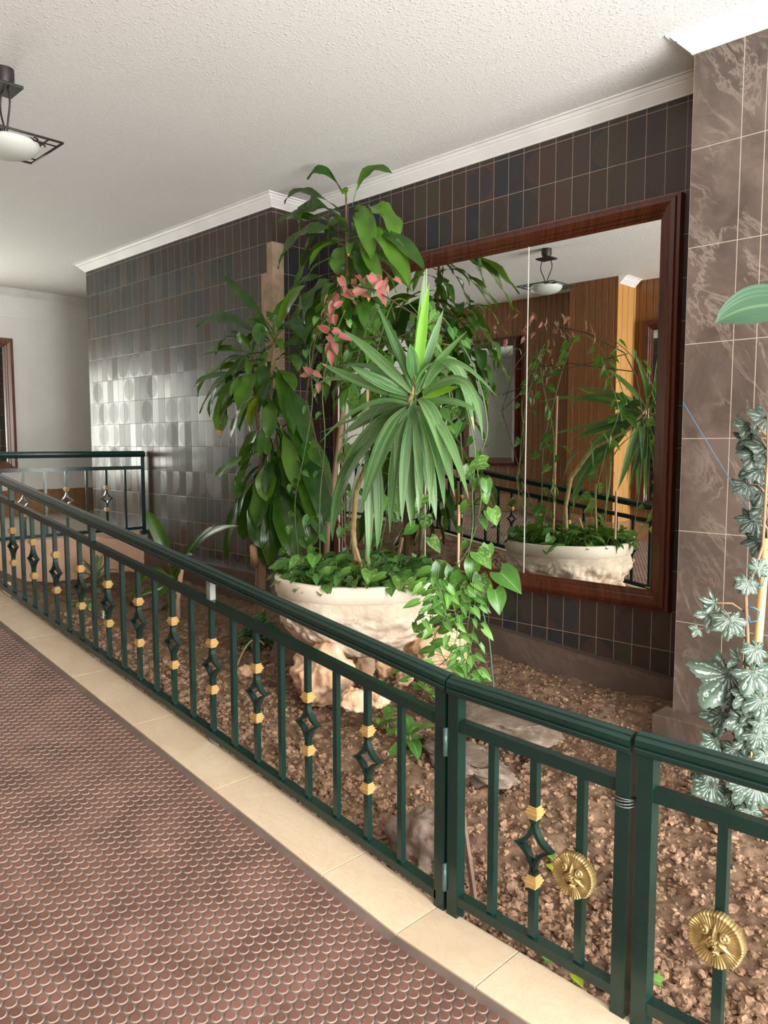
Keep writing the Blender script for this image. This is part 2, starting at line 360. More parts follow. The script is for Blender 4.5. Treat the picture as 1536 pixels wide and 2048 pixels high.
M['spike'] = m_leaf('striped_strap_leaf', (0.035, 0.13, 0.045), (0.13, 0.27, 0.075), 0.34, stripe=(0.22, 0.34, 0.15), trans=0.2, tip=(0.5, 0.32, 0.15))
M['spike_b'] = m_leaf('bright_young_leaf', (0.16, 0.42, 0.04), (0.36, 0.65, 0.05), 0.35, trans=0.35)
M['pothos'] = m_leaf('marbled_heart_leaf', (0.018, 0.10, 0.018), (0.13, 0.32, 0.045), 0.28, spot=(0.42, 0.52, 0.20), mid=(0.2, 0.4, 0.1), trans=0.2)
M['creeper'] = m_leaf('small_bright_leaf', (0.05, 0.20, 0.03), (0.20, 0.43, 0.08), 0.3, mid=(0.45, 0.6, 0.3), trans=0.25)
M['pinkleaf'] = m_leaf('pink_leaf', (0.34, 0.028, 0.05), (0.55, 0.125, 0.15), 0.45, rim=(0.17, 0.17, 0.07), trans=0.15)
M['rubber'] = m_leaf('dark_rubber_leaf', (0.03, 0.085, 0.045), (0.06, 0.14, 0.07), 0.3, mid=(0.12, 0.22, 0.1), trans=0.05)
M['begonia'] = m_begonia(); M['begonia_shaded'] = m_begonia('shaded_begonia_leaf', 0.42)  # second copy darkened: shade on the upper leaves put into the colour
M['pale_stripe'] = m_leaf('pale_striped_leaf', (0.18, 0.24, 0.10), (0.34, 0.38, 0.2), 0.4, stripe=(0.05, 0.10, 0.04))
M['dieff'] = m_leaf('dark_speckled_leaf', (0.015, 0.10, 0.03), (0.05, 0.22, 0.06), 0.3, spot=(0.35, 0.5, 0.3))
M['flower'] = m_plain('white_flower', (0.8, 0.8, 0.7), 0.6)
M['dry'] = m_plain('dry_leaf', (0.45, 0.20, 0.06), 0.7, 0.3, 20)

# ------------------------------------------------------------------ setting
CZ = 3.42                                            # ceiling height above the lobby floor at the gate
YF, YB, YI = 1.84, 4.15, 1.63                        # fence line, mirror wall, inner edge of the marble kerb
def P(X):                                            # height of the sloping floor
    if X > -0.87: return -0.029
    if X > -1.54: return -0.043 * (X + 1.54)
    if X > -6.04: return -0.14 * (X + 1.54)
    return 0.63
def struct(mb, name, mat, parent=None, **k):
    o = mb.build(name, mat, parent, **k)
    if parent is None: o['kind'] = 'structure'
    return o
struct(MB().box((-10.3, -0.6, CZ), (3.7, 6.2, CZ+0.1)), 'ceiling', M['ceiling'])
KX = [-10.2, -6.04, -1.54, -0.87, 3.6]
def strip(mb, ya, yb, dz, th, m=0, xs=KX):
    for a, b in zip(xs[:-1], xs[1:]):
        ea, eb = a + 1e-6, b - 1e-6
        mb.sbox(a, b, ya, yb, P(ea)+dz-th, P(ea)+dz, P(eb)+dz-th, P(eb)+dz, m)
    return mb
fl = MB(); strip(fl, -0.45, YF-0.005, -0.012, 0.2, xs=[-6.98, -6.04, -1.54, -0.87, 3.6])
fl.box((-10.2, -0.45, 0.4), (-6.98, 6.1, 0.618))
struct(fl, 'floor', M['landing'])

# studded rubber mat: round raised coins on a thin base
def rubber_mat():
    pitch = 0.0365; rows = pitch*math.sqrt(3)/2; R = 0.0150; Hh = 0.0036
    V = []; FA = []; MI = []; n = 0
    ys = np.arange(-0.38, YI-0.022, rows)
    for iy, y in enumerate(ys):
        for ix in range(int(6.3/pitch)):
            X = 0.25 - (ix + 0.5*(iy % 2))*pitch
            if X < -5.95: continue
            # only what the room can show: the strip near the kerb and the near part of the floor
            k = 14 if X > -3.2 else 9
            z = P(X); a = np.arange(k)*2*pi/k; c, s = np.cos(a), np.sin(a)
            sl = 0.14 if -6.04 < X < -1.54 else (0.043 if X < -0.87 else 0)
            for (r, dz) in ((R+0.0008, 0.0), (R, Hh*0.75), (R-0.0009, Hh)):
                V.append(np.stack([X + c*r, y + s*r, z + dz - sl*c*r], 1))
            for q in (0, 1):
                for j in range(k):
                    jj = (j+1) % k; FA.append((n+q*k+j, n+q*k+jj, n+(q+1)*k+jj, n+(q+1)*k+j)); MI.append(1)
            FA.append(tuple(n+2*k+j for j in range(k))); MI.append(0); n += 3*k
    V = np.concatenate(V)
    me = bpy.data.meshes.new('studs'); me.from_pydata(V.tolist(), [], FA)
    for x in ('rub_top', 'rub_side'): me.materials.append(M[x])
    me.polygons.foreach_set('material_index', MI); me.update()
    return me
mt = MB(); strip(mt, -0.43, YI-0.004, 0.0005, 0.0115, xs=[-6.0, -1.54, -0.87, 3.5])
mat_o = mt.build('rubber_floor_mat', M['rub_base'], loc=(-1.5, 0.6, 0.0))
tag(mat_o, 'reddish brown rubber floor mat with raised round studs covering the ramp', 'mat')
so = bpy.data.objects.new('stud_pattern', rubber_mat()); link(so, mat_o); so.matrix_parent_inverse = mat_o.matrix_world.inverted(); so['kind'] = 'stuff'

# cream marble kerb slabs
kerb = MB(); jt = [-6.04, -5.67, -5.05, -4.43, -3.81, -3.18, -2.53, -1.885, -1.54, -1.235, -0.87, -0.60, 0.03, 0.66, 1.3, 2.0, 3.5]
for a, b in zip(jt[:-1], jt[1:]):
    ea, eb = a+1e-6, b-1e-6
    kerb.sbox(a+0.0012, b-0.0012, YI, YF, P(ea)-0.10, P(ea)+0.006, P(eb)-0.10, P(eb)+0.006)
struct(kerb, 'trim_1', M['cream'], bevel=0.002)
k2 = MB(); strip(k2, -0.45, -0.43, 0.20, 0.25, xs=[-6.98, -6.04, -4.98]); strip(k2, -0.45, -0.43, 0.20, 0.25, xs=[-4.36, -1.54, -0.87, 3.5])
strip(k2, -0.45, -0.005, 0.20, 0.25, xs=[-5.0, -4.34])
struct(k2, 'baseboard_front', M['rust'])

# tiled walls
wl = struct(MB().box((-8.15, 3.79, 0.0), (-4.92, 6.1, CZ)), 'wall_left', M['tile'])
wb = struct(MB().box((-4.92, YB, -0.4), (3.6, 4.3, CZ)), 'wall_back', M['tile'])
wr = struct(MB().box((-1.611, 3.745, -0.4), (3.6, YB, CZ)), 'wall_right', M['slate'])
# bare plaster where the corner tiles are missing
RH = 0.2277; r0 = 3.078
pl = MB(); pl.box((-4.985, 3.787, r0-RH), (-4.917, 3.9, r0-0.002)); pl.box((-5.063, 3.787, r0-3*RH), (-4.917, 3.9, r0-RH)); pl.box((-5.02, 3.787, r0-5*RH), (-4.917, 3.9, r0-3*RH))
pl.build('bare_plaster_patch', M['plaster'], wl)['label'] = 'beige bare plaster where corner tiles are missing'
# white far wall and the corner beyond the tiled block
wfm = MB(); wfm.box((-10.2, -0.6, 0.0), (-10.1, 1.7, CZ)); wfm.box((-10.2, 3.0, 0.0), (-10.1, 6.2, CZ)); wfm.box((-10.2, 1.7, 0.0), (-10.1, 3.0, 1.02)); wfm.box((-10.2, 1.7, 2.58), (-10.1, 3.0, CZ))
wf = struct(wfm, 'wall_far', M['wall_white'])
MB().box((-10.1, -0.45, 3.075), (-10.092, 6.1, 3.09)).build('picture_line', M['white'], wf)
struct(MB().box((-10.1, 6.1, 0.0), (-8.15, 6.2, CZ)), 'wall_recess', M['wall_white'])
struct(MB().box((-10.1, -0.45, 0.6), (-10.07, 6.1, 0.93)), 'baseboard_far', M['rust'])
# wood-panelled wall opposite, with its pillar
ww = MB(); ww.box((-8.0, -0.55, 0), (0.28, -0.45, CZ)); ww.box((0.28, -0.55, -0.3), (3.6, -0.45, 0.35)); ww.box((0.28, -0.55, 2.65), (3.6, -0.45, CZ)); ww.box((3.23, -0.55, 0.35), (3.6, -0.45, 2.65)); struct(ww, 'wall_front', M['slats'])
pr = struct(MB().box((-4.98, -0.45, 0), (-4.36, -0.025, CZ)), 'wall_pillar', M['slats'])
MB().box((-4.36, -0.45, 0), (-4.352, -0.022, CZ)).build('lit_side_panel', M['orange'], pr)['label'] = 'panel on the side of the pillar, coloured paler as if lit'
struct(MB().box((-10.1, -0.55, 0), (-8.0, -0.45, CZ)), 'wall_hall', M['wall_white'])
fr = MB()
for a, b in (((-10.16,1.7,1.02),(-10.10,1.75,2.58)), ((-10.16,2.95,1.02),(-10.10,3.0,2.58)), ((-10.16,2.33,1.02),(-10.10,2.37,2.58)), ((-10.16,1.7,1.02),(-10.10,3.0,1.07)), ((-10.16,1.7,2.53),(-10.10,3.0,2.58))): fr.box(a, b)
struct(fr, 'window_1', M['mahog'])
fr = MB()
for x in (0.28, 1.25, 2.22, 3.18): fr.box((x, -0.50, 0.35), (x+0.05, -0.45, 2.65))
fr.box((0.28, -0.50, 0.35), (3.23, -0.45, 0.40)); fr.box((0.28, -0.50, 2.60), (3.23, -0.45, 2.65))
struct(fr, 'added_window', M['iron'])  # unseen opening added behind the camera for the side fill
# entrance end: glazed doorway the daylight comes through
ew = MB(); ew.box((3.5, -0.55, 2.95), (3.6, 3.745, CZ)); ew.box((3.5, -0.45, -0.3), (3.6, -0.2, 2.95)); ew.box((3.5, 3.5, -0.3), (3.6, 3.745, 2.95))
struct(ew, 'wall_entrance', M['wall_white'])
ef = MB()
for y in (-0.2, 0.7, 1.62, 2.55, 3.45): ef.box((3.52, y, -0.03), (3.57, y+0.05, 2.95))
ef.box((3.52, -0.2, 2.2), (3.57, 3.5, 2.26)); ef.box((3.52, -0.2, -0.03), (3.57, 3.5, 0.1))
struct(ef, 'door_1', M['iron'])

# cornice
def sweep_plan(path, prof, name, mat):
    n = len(path); mb = MB(); dirs = []
    for a, b in zip(path[:-1], path[1:]):
        d = Vector((b[0]-a[0], b[1]-a[1])); dirs.append(d.normalized())
    for i, p in enumerate(path):
        if i == 0: nn = Vector((dirs[0].y, -dirs[0].x)); k = 1
        elif i == n-1: nn = Vector((dirs[-1].y, -dirs[-1].x)); k = 1
        else:
            n1 = Vector((dirs[i-1].y, -dirs[i-1].x)); n2 = Vector((dirs[i].y, -dirs[i].x)); nn = (n1+n2).normalized(); k = 1/max(0.2, nn.dot(n1))
        for (d, z) in prof: mb.v.append((p[0]+nn.x*d*k, p[1]+nn.y*d*k, z))
    m = len(prof)
    for i in range(n-1):
        for j in range(m):
            a = i*m+j; b = i*m+(j+1) % m; mb.face((a, b, b+m, a+m))
    mb.face(list(range(m))[::-1]); mb.face([(n-1)*m+j for j in range(m)])
    return struct(mb, name, mat)
CP = [(0, CZ-0.085), (0.010, CZ-0.085), (0.014, CZ-0.078), (0.060, CZ-0.034), (0.062, CZ-0.027), (0.070, CZ-0.025), (0.080, CZ-0.014), (0.083, CZ-0.010), (0.100, CZ-0.009), (0.100, CZ-0.001), (0, CZ-0.001)]
sweep_plan([(-8.15, 6.1), (-8.15, 3.79), (-4.92, 3.79), (-4.92, YB), (-1.611, YB), (-1.611, 3.745), (3.5, 3.745)], CP, 'trim_2', M['white'])
sweep_plan([(-10.1, -0.45), (-10.1, 6.1)], CP, 'trim_3', M['white'])
sweep_plan([(-4.352, -0.40), (-4.352, -0.03)], CP, 'trim_4', M['white'])
# skirting ledges of the bed
def led(X): return 0.204 + 0.077*(-X-1.78)
sk = MB(); sk.sbox(-4.92, -1.611, 4.075, YB, -0.2, led(-4.92), -0.2, led(-1.611)); struct(sk, 'baseboard_back', M['skirt'])
sk = MB(); sk.sbox(-6.98, -4.90, 3.72, 3.79, -0.1, led(-4.92)+0.02, -0.1, led(-4.92)); struct(sk, 'baseboard_left', M['skirt'])
sk = MB(); sk.box((-1.655, 3.60, -0.2), (3.5, 3.745, 0.168)); sk.box((-1.655, 3.745, -0.2), (-1.611, 4.075, 0.168)); struct(sk, 'baseboard_right', M['skirt'], bevel=0.004)
# marble-faced retaining wall below the landing railing
rw = MB(); X0 = -7.06; X1 = -6.95
rw.box((X0, 1.84, 0.0), (X1, 3.2, 0.655))
n = len(rw.v)
rw.v += [(X0,3.2,0),(X1,3.2,0),(X1,3.79,0),(X0,3.79,0),(X0,3.2,0.655),(X1,3.2,0.655),(X1+0.02,3.79,0.52),(X0,3.79,0.655)]
for q in ((0,3,2,1),(4,5,6,7),(0,1,5,4),(1,2,6,5),(2,3,7,6),(3,0,4,7)): rw.face([n+i for i in q])
struct(rw, 'trim_5', M['pink'])
struct(MB().box((-7.0, YF, -0.1), (-5.35, YF+0.06, 0.585)).sbox(-6.95, -5.35, YF+0.06, YF+0.075, 0, 0.6, 0, 0.5), 'trim_6', M['pink'])

# ------------------------------------------------------------------ soil
def vnoise(x, y, s, seed):
    r = np.random.default_rng(seed).random((256, 256)); X = x*s+31.7; Y = y*s+17.3
    xi = np.floor(X).astype(int); yi = np.floor(Y).astype(int); fx = X-xi; fy = Y-yi
    fx = fx*fx*(3-2*fx); fy = fy*fy*(3-2*fy)
    a = r[xi % 256, yi % 256]; b = r[(xi+1) % 256, yi % 256]; c = r[xi % 256, (yi+1) % 256]; d = r[(xi+1) % 256, (yi+1) % 256]
    return (a*(1-fx)+b*fx)*(1-fy)+(c*(1-fx)+d*fx)*fy - 0.5
def soil_base(X, Y):
    X = np.asarray(X, float); Y = np.asarray(Y, float)
    near = np.vectorize(P)(X) - 0.045
    deep = 0.07 + 0.040*(-X-1.8)
    t = np.clip((Y-1.95)/0.75, 0, 1); t = t*t*(3-2*t)
    z = near*(1-t) + deep*t
    return z + 0.03*vnoise(X, Y, 1.6, 1) * t
def soil_z(X, Y):
    z = soil_base(X, Y)
    return z + 0.030*vnoise(X, Y, 7, 2) + 0.020*vnoise(X, Y, 19, 3) + 0.014*np.maximum(vnoise(X, Y, 42, 4), -0.2) + 0.008*vnoise(X, Y, 90, 5)
def SZ(X, Y): return float(soil_base(X, Y))
def soil():
    xs = np.concatenate([np.arange(-6.97, -3.0, 0.02), np.arange(-3.0, 0.62, 0.0095)]); ys = np.concatenate([np.arange(YF, 3.2, 0.0105), np.arange(3.2, YB+0.01, 0.02)])
    X, Y = np.meshgrid(xs, ys, indexing='ij'); Z = soil_z(X, Y)
    V = np.stack([X, Y, Z], -1).reshape(-1, 3); nx, ny = len(xs), len(ys)
    i, j = np.meshgrid(np.arange(nx-1), np.arange(ny-1), indexing='ij'); a = (i*ny+j).ravel()
    Fq = np.stack([a, a+ny, a+ny+1, a+1], 1); c = V[Fq].mean(1)
    Fq = Fq[~((c[:, 0] > -1.64) & (c[:, 1] > 3.62)) & ~((c[:, 0] < -4.90) & (c[:, 1] > 3.74)) & ~(c[:, 1] > 4.09)]
    me = bpy.data.meshes.new('soil_bed'); me.from_pydata(V.tolist(), [], Fq.tolist()); me.materials.append(M['soil'])
    me.polygons.foreach_set('use_smooth', [True]*len(Fq)); me.update()
    o = link(bpy.data.objects.new('soil_bed', me)); tag(o, 'brown crumbly soil filling the planting bed behind the green railing', 'soil', kind='stuff')
soil()
ICO = None
def ico(sub):
    import bmesh
    bm = bmesh.new(); bmesh.ops.create_icosphere(bm, subdivisions=sub, radius=1.0)
    v = np.array([x.co[:] for x in bm.verts]); f = np.array([[y.index for y in x.verts] for x in bm.faces]); bm.free(); return v, f
def clods():
    v1, f1 = ico(1); v2, f2 = ico(2); V = []; FA = []; n = 0
    for k in range(26000):
        u = random.random()
        X = 0.5 - 5.4*u**1.9; Y = random.uniform(YF+0.01, 4.05) if random.random() < 0.75 else random.uniform(YF, 2.2)
        if X < -4 and random.random() < .5: continue
        if (X > -1.66 and Y > 3.58) or (X < -4.88 and Y > 3.70): continue
        r = random.choice([0.004, 0.005, 0.006, 0.007, 0.008, 0.010, 0.010, 0.013, 0.016]) * random.uniform(0.7, 1.2)
        if Y > 3.3: r *= 0.7
        v, f = (v2, f2) if r > 0.011 else (v1, f1)
        q = v * (1 + 0.75*(RNG.random((len(v), 1))-0.5)) * r * np.array([random.uniform(.8, 1.4), random.uniform(.8, 1.3), random.uniform(.55, .95)])
        a = random.random()*6.28; c, s = math.cos(a), math.sin(a); q = q @ np.array([[c, -s, 0], [s, c, 0], [0, 0, 1]])
        V.append(q + np.array([X, Y, float(soil_z(X, Y)) + r*0.25])); FA.append(f+n); n += len(v)
    me = bpy.data.meshes.new('soil_clods'); me.from_pydata(np.concatenate(V).tolist(), [], np.concatenate(FA).tolist()); me.materials.append(M['clod']); me.update()
    o = link(bpy.data.objects.new('soil_clods', me)); tag(o, 'loose clods and crumbs scattered over the brown soil', 'soil', kind='stuff')
clods()

def rock(name, loc, size, mat, label, seed, cat='rock', group=None, rz=0.0, flat=False, amp=0.28, parent=None, sub=4):
    v, f = ico(sub); rnd = random.Random(seed); off = Vector((rnd.random()*50, rnd.random()*50, rnd.random()*50)); q = []
    for p in v:
        p = Vector(p); d = 1 + amp*(mnoise.fractal(p*1.3+off, 1.0, 2.0, 4)) + amp*0.5*mnoise.cell(p*2.2+off)*0.6
        x, y, z = p*d
        if flat: z = max(-0.9, min(0.62+0.1*mnoise.noise(p*3+off), z))
        q.append((x*size[0], y*size[1], z*size[2]))
    mb = MB(); c, s = math.cos(rz), math.sin(rz)
    mb.v = [(loc[0]+x*c-y*s, loc[1]+x*s+y*c, loc[2]+z) for x, y, z in q]
    for t in f: mb.face([int(i) for i in t])
    o = mb.build(name, mat, parent, smooth=True)
    if label: tag(o, label, cat, group)
    return o

# ------------------------------------------------------------------ wall mirror
MX0, MX1, MZ0, MZ1 = -4.465, -1.926, 0.683, 2.722
mo = empty('wall_mirror', ((MX0+MX1)/2, YB, MZ0-0.12), 'large three-panel wall mirror in a dark mahogany frame on the tiled wall', 'mirror')
MB().box((MX0-0.02, YB-0.022, MZ0-0.02), (MX1+0.02, YB-0.012, MZ1+0.02)).build('mirror_glass', M['mirror'], mo)
sm = MB()
for x in (-2.778, -3.621): sm.box((x-0.0025, YB-0.0245, MZ0), (x+0.0025, YB-0.0222, MZ1))
sm.build('panel_seam', M['seam'], mo)
def frame(x0, x1, z0, z1, y, prof, name, mat, parent, axis='y', sgn=-1):
    """picture frame around an opening; prof: (outward from opening, out of the wall)"""
    mb = MB(); cs = [(x0, z0, -1, -1), (x1, z0, 1, -1), (x1, z1, 1, 1), (x0, z1, -1, 1)]; m = len(prof)
    for (x, z, sx, sz) in cs:
        for (a, b) in prof:
            mb.v.append((x+sx*a, y+sgn*b, z+sz*a) if axis == 'y' else (y+sgn*b, x+sx*a, z+sz*a))
    for i in range(4):
        for j in range(m):
            k = (j+1) % m; i2 = (i+1) % 4; mb.face((i*m+j, i*m+k, i2*m+k, i2*m+j))
    return mb.build(name, mat, parent)
FP = [(0, 0.0), (0, 0.030), (0.012, 0.034), (0.016, 0.044), (0.030, 0.048), (0.036, 0.060), (0.070, 0.070), (0.090, 0.064), (0.096, 0.050), (0.112, 0.046), (0.116, 0.0)]
frame(MX0, MX1, MZ0, MZ1, YB, FP, 'mirror_frame', M['mahog'], mo)
# mirrors of the opposite and far walls
for nm, x0, x1, z0, z1, lab in (('wall_mirror', -7.35, -6.07, 1.33, 2.83, 'wood-framed mirror on the recessed panelled wall, seen in the big mirror'),
                                ('wall_mirror', -4.12, -2.9, 0.85, 2.83, 'tall wood-framed mirror beside the lit pillar side, seen at the right of the big mirror')):
    e = empty(nm, ((x0+x1)/2, -0.45, z0), lab, 'mirror')
    MB().box((x0-0.02, -0.45, z0-0.02), (x1+0.02, -0.437, z1+0.02)).build('mirror_glass', M['mirror'], e)
    frame(x0, x1, z0, z1, -0.45, FP, 'mirror_frame', M['mahog'], e, sgn=1)
e = empty('wall_mirror', (-10.1, 3.38, 1.18), 'dark mirror in a brown moulded wood frame on the white far wall', 'mirror')
MB().box((-10.1, 3.14, 1.27), (-10.087, 3.62, 2.72)).build('mirror_glass', M['mirror'], e)
frame(3.16, 3.60, 1.29, 2.70, -10.1, FP, 'mirror_frame', M['mahog_l'], e, axis='x', sgn=1)

# ------------------------------------------------------------------ ceiling lamp
LX, LY = -4.28, 1.59; LZ = 3.055
lo = empty('ceiling_lamp', (LX, LY, LZ-0.1), 'wrought iron ceiling lamp with a square frame around a frosted glass bowl', 'lamp')
MB().box((LX-0.085, LY-0.065, CZ-0.105), (LX+0.085, LY+0.065, CZ-0.090)).build('ceiling_plate', M['iron'], lo, bevel=0.003)
MB().lathe([(0.05, 0.0), (0.05, -0.05), (0.035, -0.092)], (LX, LY, CZ-0.0005), 24).build('canopy', M['iron'], lo, smooth=True)
for sx in (-1, 1):
    rp = [(LX+sx*(0.04+0.025*math.sin(t*2*pi*0.9)), LY, CZ-0.10-t*(CZ-0.10-LZ)) for t in np.linspace(0, 1, 14)]
    MB().tube(rp, 0.005, 8).build('hanging_rod', M['iron'], lo, smooth=True)
sq = MB(); S = 0.205
for a, b in (((-S,-S),(S,-S)), ((S,-S),(S,S)), ((S,S),(-S,S)), ((-S,S),(-S,-S))): sq.tube([(LX+a[0], LY+a[1], LZ), (LX+b[0], LY+b[1], LZ)], 0.0065, 6)
S2 = 0.135
for a, b in (((-S,-S2),(S,-S2)), ((-S,S2),(S,S2)), ((-S2,-S),(-S2,S)), ((S2,-S),(S2,S))): sq.tube([(LX+a[0], LY+a[1], LZ), (LX+b[0], LY+b[1], LZ)], 0.0045, 6)
sq.build('square_frame', M['iron'], lo, smooth=True)
for k in range(4):
    c, s = math.cos(k*pi/2), math.sin(k*pi/2)
    for sg in (-1, 1):
        pts = []; sc = MB()
        for t in np.linspace(0, 1, 14):
            a = sg*t*2*pi*1.1; r = 0.034*(1-t*0.75); x = 0.165 + r*math.cos(a) - .034; y = sg*(0.075) + r*math.sin(a)
            pts.append((LX+x*c-y*s, LY+x*s+y*c, LZ+0.004))
        sc.tube(pts, 0.0045, 6)
        sc.build('scroll', M['iron'], lo, smooth=True)
bl = MB(); prof = [(0.160*math.sin(t*pi/2)**0.9 if t > 0 else 0.001, -0.075*math.cos(t*pi/2)) for t in np.linspace(0, 1, 12)]
prof += [(0.153*math.sin(t*pi/2)**0.9 if t > 0 else 0.001, -0.068*math.cos(t*pi/2)+0.001) for t in np.linspace(1, 0, 12)]
bl.lathe(prof, (LX, LY, LZ+0.002), 40); bl.build('glass_bowl', M['frost'], lo, smooth=True)

# ------------------------------------------------------------------ railings
def base(X): return P(X)
HRP = [(-0.031, 0.0), (-0.033, 0.012), (-0.028, 0.016), (-0.032, 0.022), (-0.031, 0.036), (-0.022, 0.044), (-0.020, 0.040), (-0.016, 0.047), (0, 0.052)]
HRP = HRP + [(-a, b) for a, b in HRP[::-1][1:]] + [(0.022, -0.006), (-0.022, -0.006)]
def rail(path, prof, y0=0.0, axis='x'):
    mb = MB(); m = len(prof)
    for (x, y, z) in path:
        for (a, b) in prof: mb.v.append((x, y+a, z+b) if axis == 'x' else (x+a, y, z+b))
    for i in range(len(path)-1):
        for j in range(m): k = (j+1) % m; mb.face((i*m+j, i*m+k, (i+1)*m+k, (i+1)*m+j))
    mb.face(list(range(m))); mb.face([(len(path)-1)*m+j for j in range(m)][::-1])
    return mb
def sqp(w, h): return [(-w/2, -h/2), (w/2, -h/2), (w/2, h/2), (-w/2, h/2)]
def diamond_mesh(x, y, z, axis, hw=0.066, hh=0.078, dep=0.022, tw=0.35):
    """four concave bars meeting in two side tips, slightly twisted"""
    mb = MB(); cs, sn = math.cos(tw), math.sin(tw)
    for sx in (-1, 1):
        for sz in (-1, 1):
            N = 9; n = len(mb.v)
            for i in range(N+1):
                t = i/N; a = (0.006, hh); c = (0.012, 0.022); b = (hw, 0.0)
                ox = (1-t)**2*a[0]+2*t*(1-t)*c[0]+t*t*b[0]; oz = (1-t)**2*a[1]+2*t*(1-t)*c[1]+t*t*b[1]
                a2 = (-0.004, hh); c2 = (0.0, 0.012); b2 = (hw-0.016, -0.0)
                ix = (1-t)**2*a2[0]+2*t*(1-t)*c2[0]+t*t*b2[0]; iz = (1-t)**2*a2[1]+2*t*(1-t)*c2[1]+t*t*b2[1]
                for (px, pz) in ((ox, oz), (ix, iz)):
                    for d in (-dep/2, dep/2):
                        ux = sx*px; ud = d
                        rx = ux*cs - ud*sn*0.0; rd = ud + ux*sn*0.25
                        mb.v.append((x+rx, y+rd, z+sz*pz) if axis == 'x' else (x+rd, y+rx, z+sz*pz))
            for i in range(N):
                a = n+i*4
                for q in ((0, 1, 5, 4), (2, 6, 7, 3), (0, 4, 6, 2), (1, 3, 7, 5)): mb.face([a+k for k in q])
            mb.face([n, n+2, n+3, n+1]); e2 = n+N*4; mb.face([e2, e2+1, e2+3, e2+2])
    return mb
def collar_mesh(x, y, z):
    mb = MB(); prof = [(0.0125, -0.021)]
    for i in range(5):
        zz = -0.018+i*0.009; r = 0.0155+0.0085*(1-abs(i-2)/2.0)
        prof += [(r, zz-0.0035), (r+0.0015, zz), (r, zz+0.0035)]
    prof += [(0.0125, 0.021)]
    mb.lathe([(p[0]*1.22, p[1]*0.92) for p in prof], (x, y, z), 4, ph=pi/4); return mb
def sqbar(x, y, z0, z1, w): return MB().box((x-w/2, y-w/2, z0), (x+w/2, y+w/2, z1))
def baluster(parent, x, y, zb, zt, deco, axis, zref, w=0.021):
    if not deco: return sqbar(x, y, zb, zt, w).build('baluster', M['green'], parent)
    zc = zref+0.350; mb = MB()
    mb.box((x-w/2, y-w/2, zc+0.074), (x+w/2, y+w/2, zt))
    b = mb.build('baluster', M['green'], parent)
    MB().box((x-w/2, y-w/2, zb), (x+w/2, y+w/2, zc-0.074)).build('lower_bar', M['green'], b)
    diamond_mesh(x, y, zc, axis).build('diamond_ornament', M['green'], b)
    for dz in (-0.104, 0.104): collar_mesh(x, y, zc+dz).build('brass_collar', M['brassp'], b)
    return b

HT, MT, BT = 0.735, 0.630, 0.045          # bottom of handrail, middle rail centre, bottom rail centre
# long railing up the ramp
ro = empty('railing', (-3.2, YF, P(-3.2)), 'long green railing sloping up the ramp beside the planting bed', 'railing')
pth = lambda dz, a, b: [(x, YF, P(min(max(x, a), b))+dz) for x in ([a] + [k for k in (-6.04,) if a < k < b] + [b])]
A, B = -6.93, -1.512
rail(pth(HT, A, -1.505), HRP).build('handrail', M['green'], ro, smooth=False)
rail(pth(MT, A, -1.545), sqp(0.030, 0.036)).build('middle_rail', M['green'], ro)
rail(pth(BT, A, -1.545), sqp(0.040, 0.030)).build('bottom_rail', M['green'], ro)
sqbar(-1.532, YF, P(-1.532)-0.03, P(-1.532)+HT, 0.040).build('post', M['green'], ro)
sqbar(-6.955, YF, 0.6, 0.63+HT+0.02, 0.040).build('post', M['green'], ro)
k = 0
x = -1.7155
while x > -6.85:
    deco = (k % 2 == 1)
    baluster(ro, x, YF, P(x)+BT+0.012, P(x)+MT-0.014, deco, 'x', P(x))
    x -= 0.1622; k += 1
for px in (-2.851, -3.987, -5.12, -6.2):
    sqbar(px, YF, P(px)+MT+0.01, P(px)+HT-0.004, 0.028).build('rail_stub', M['galv'] if px > -3 else M['green'], ro)
    sqbar(px, YF, P(px)-0.07, P(px)+BT-0.014, 0.030).build('foot', M['galv'], ro)
# gate leaf
def gate_z(X): return -0.035*(X+1.5)
go = empty('railing_gate', (-1.2, YF, 0), 'narrow green gate leaf with one lion medallion, hinged to the long railing', 'gate')
def gpath(dz, a, b): return [(a, YF, gate_z(a)+dz), (b, YF, gate_z(b)+dz)]
rail(gpath(HT-0.005, -1.498, -0.888), HRP).build('handrail', M['green'], go)
rail(gpath(MT, -1.46, -0.92), sqp(0.030, 0.036)).build('middle_rail', M['green'], go)
rail(gpath(0.060, -1.46, -0.92), sqp(0.036, 0.030)).build('bottom_rail', M['green'], go)
for px in (-1.478, -0.909): sqbar(px, YF, gate_z(px)-0.005, gate_z(px)+HT-0.004, 0.040).build('post', M['green'], go)
baluster(go, -1.335, YF, 0.068, MT-0.012, False, 'x', 0, 0.023); baluster(go, -1.187, YF, 0.062, MT-0.022, True, 'x', -0.012, 0.023)
bm_ = baluster(go, -1.035, YF, 0.058, MT-0.026, False, 'x', 0, 0.023)
for z in (0.125, 0.57): MB().tube([(-1.505, YF-0.024, z-0.045), (-1.505, YF-0.024, z+0.045)], 0.008, 10).build('hinge', M['hinge'], go, smooth=True)
wr_ = MB()
for q in range(4): wr_.tube([(-0.909+0.024*math.cos(a)*1.2, YF+0.027*math.sin(a), 0.565+q*0.005+0.004*math.sin(a+q)) for a in np.linspace(0, 2*pi, 16)], 0.0013, 5)
wr_.build('wire_tie', M['galv'], go)['label'] = 'thin silver wire wrapped round the gate post'
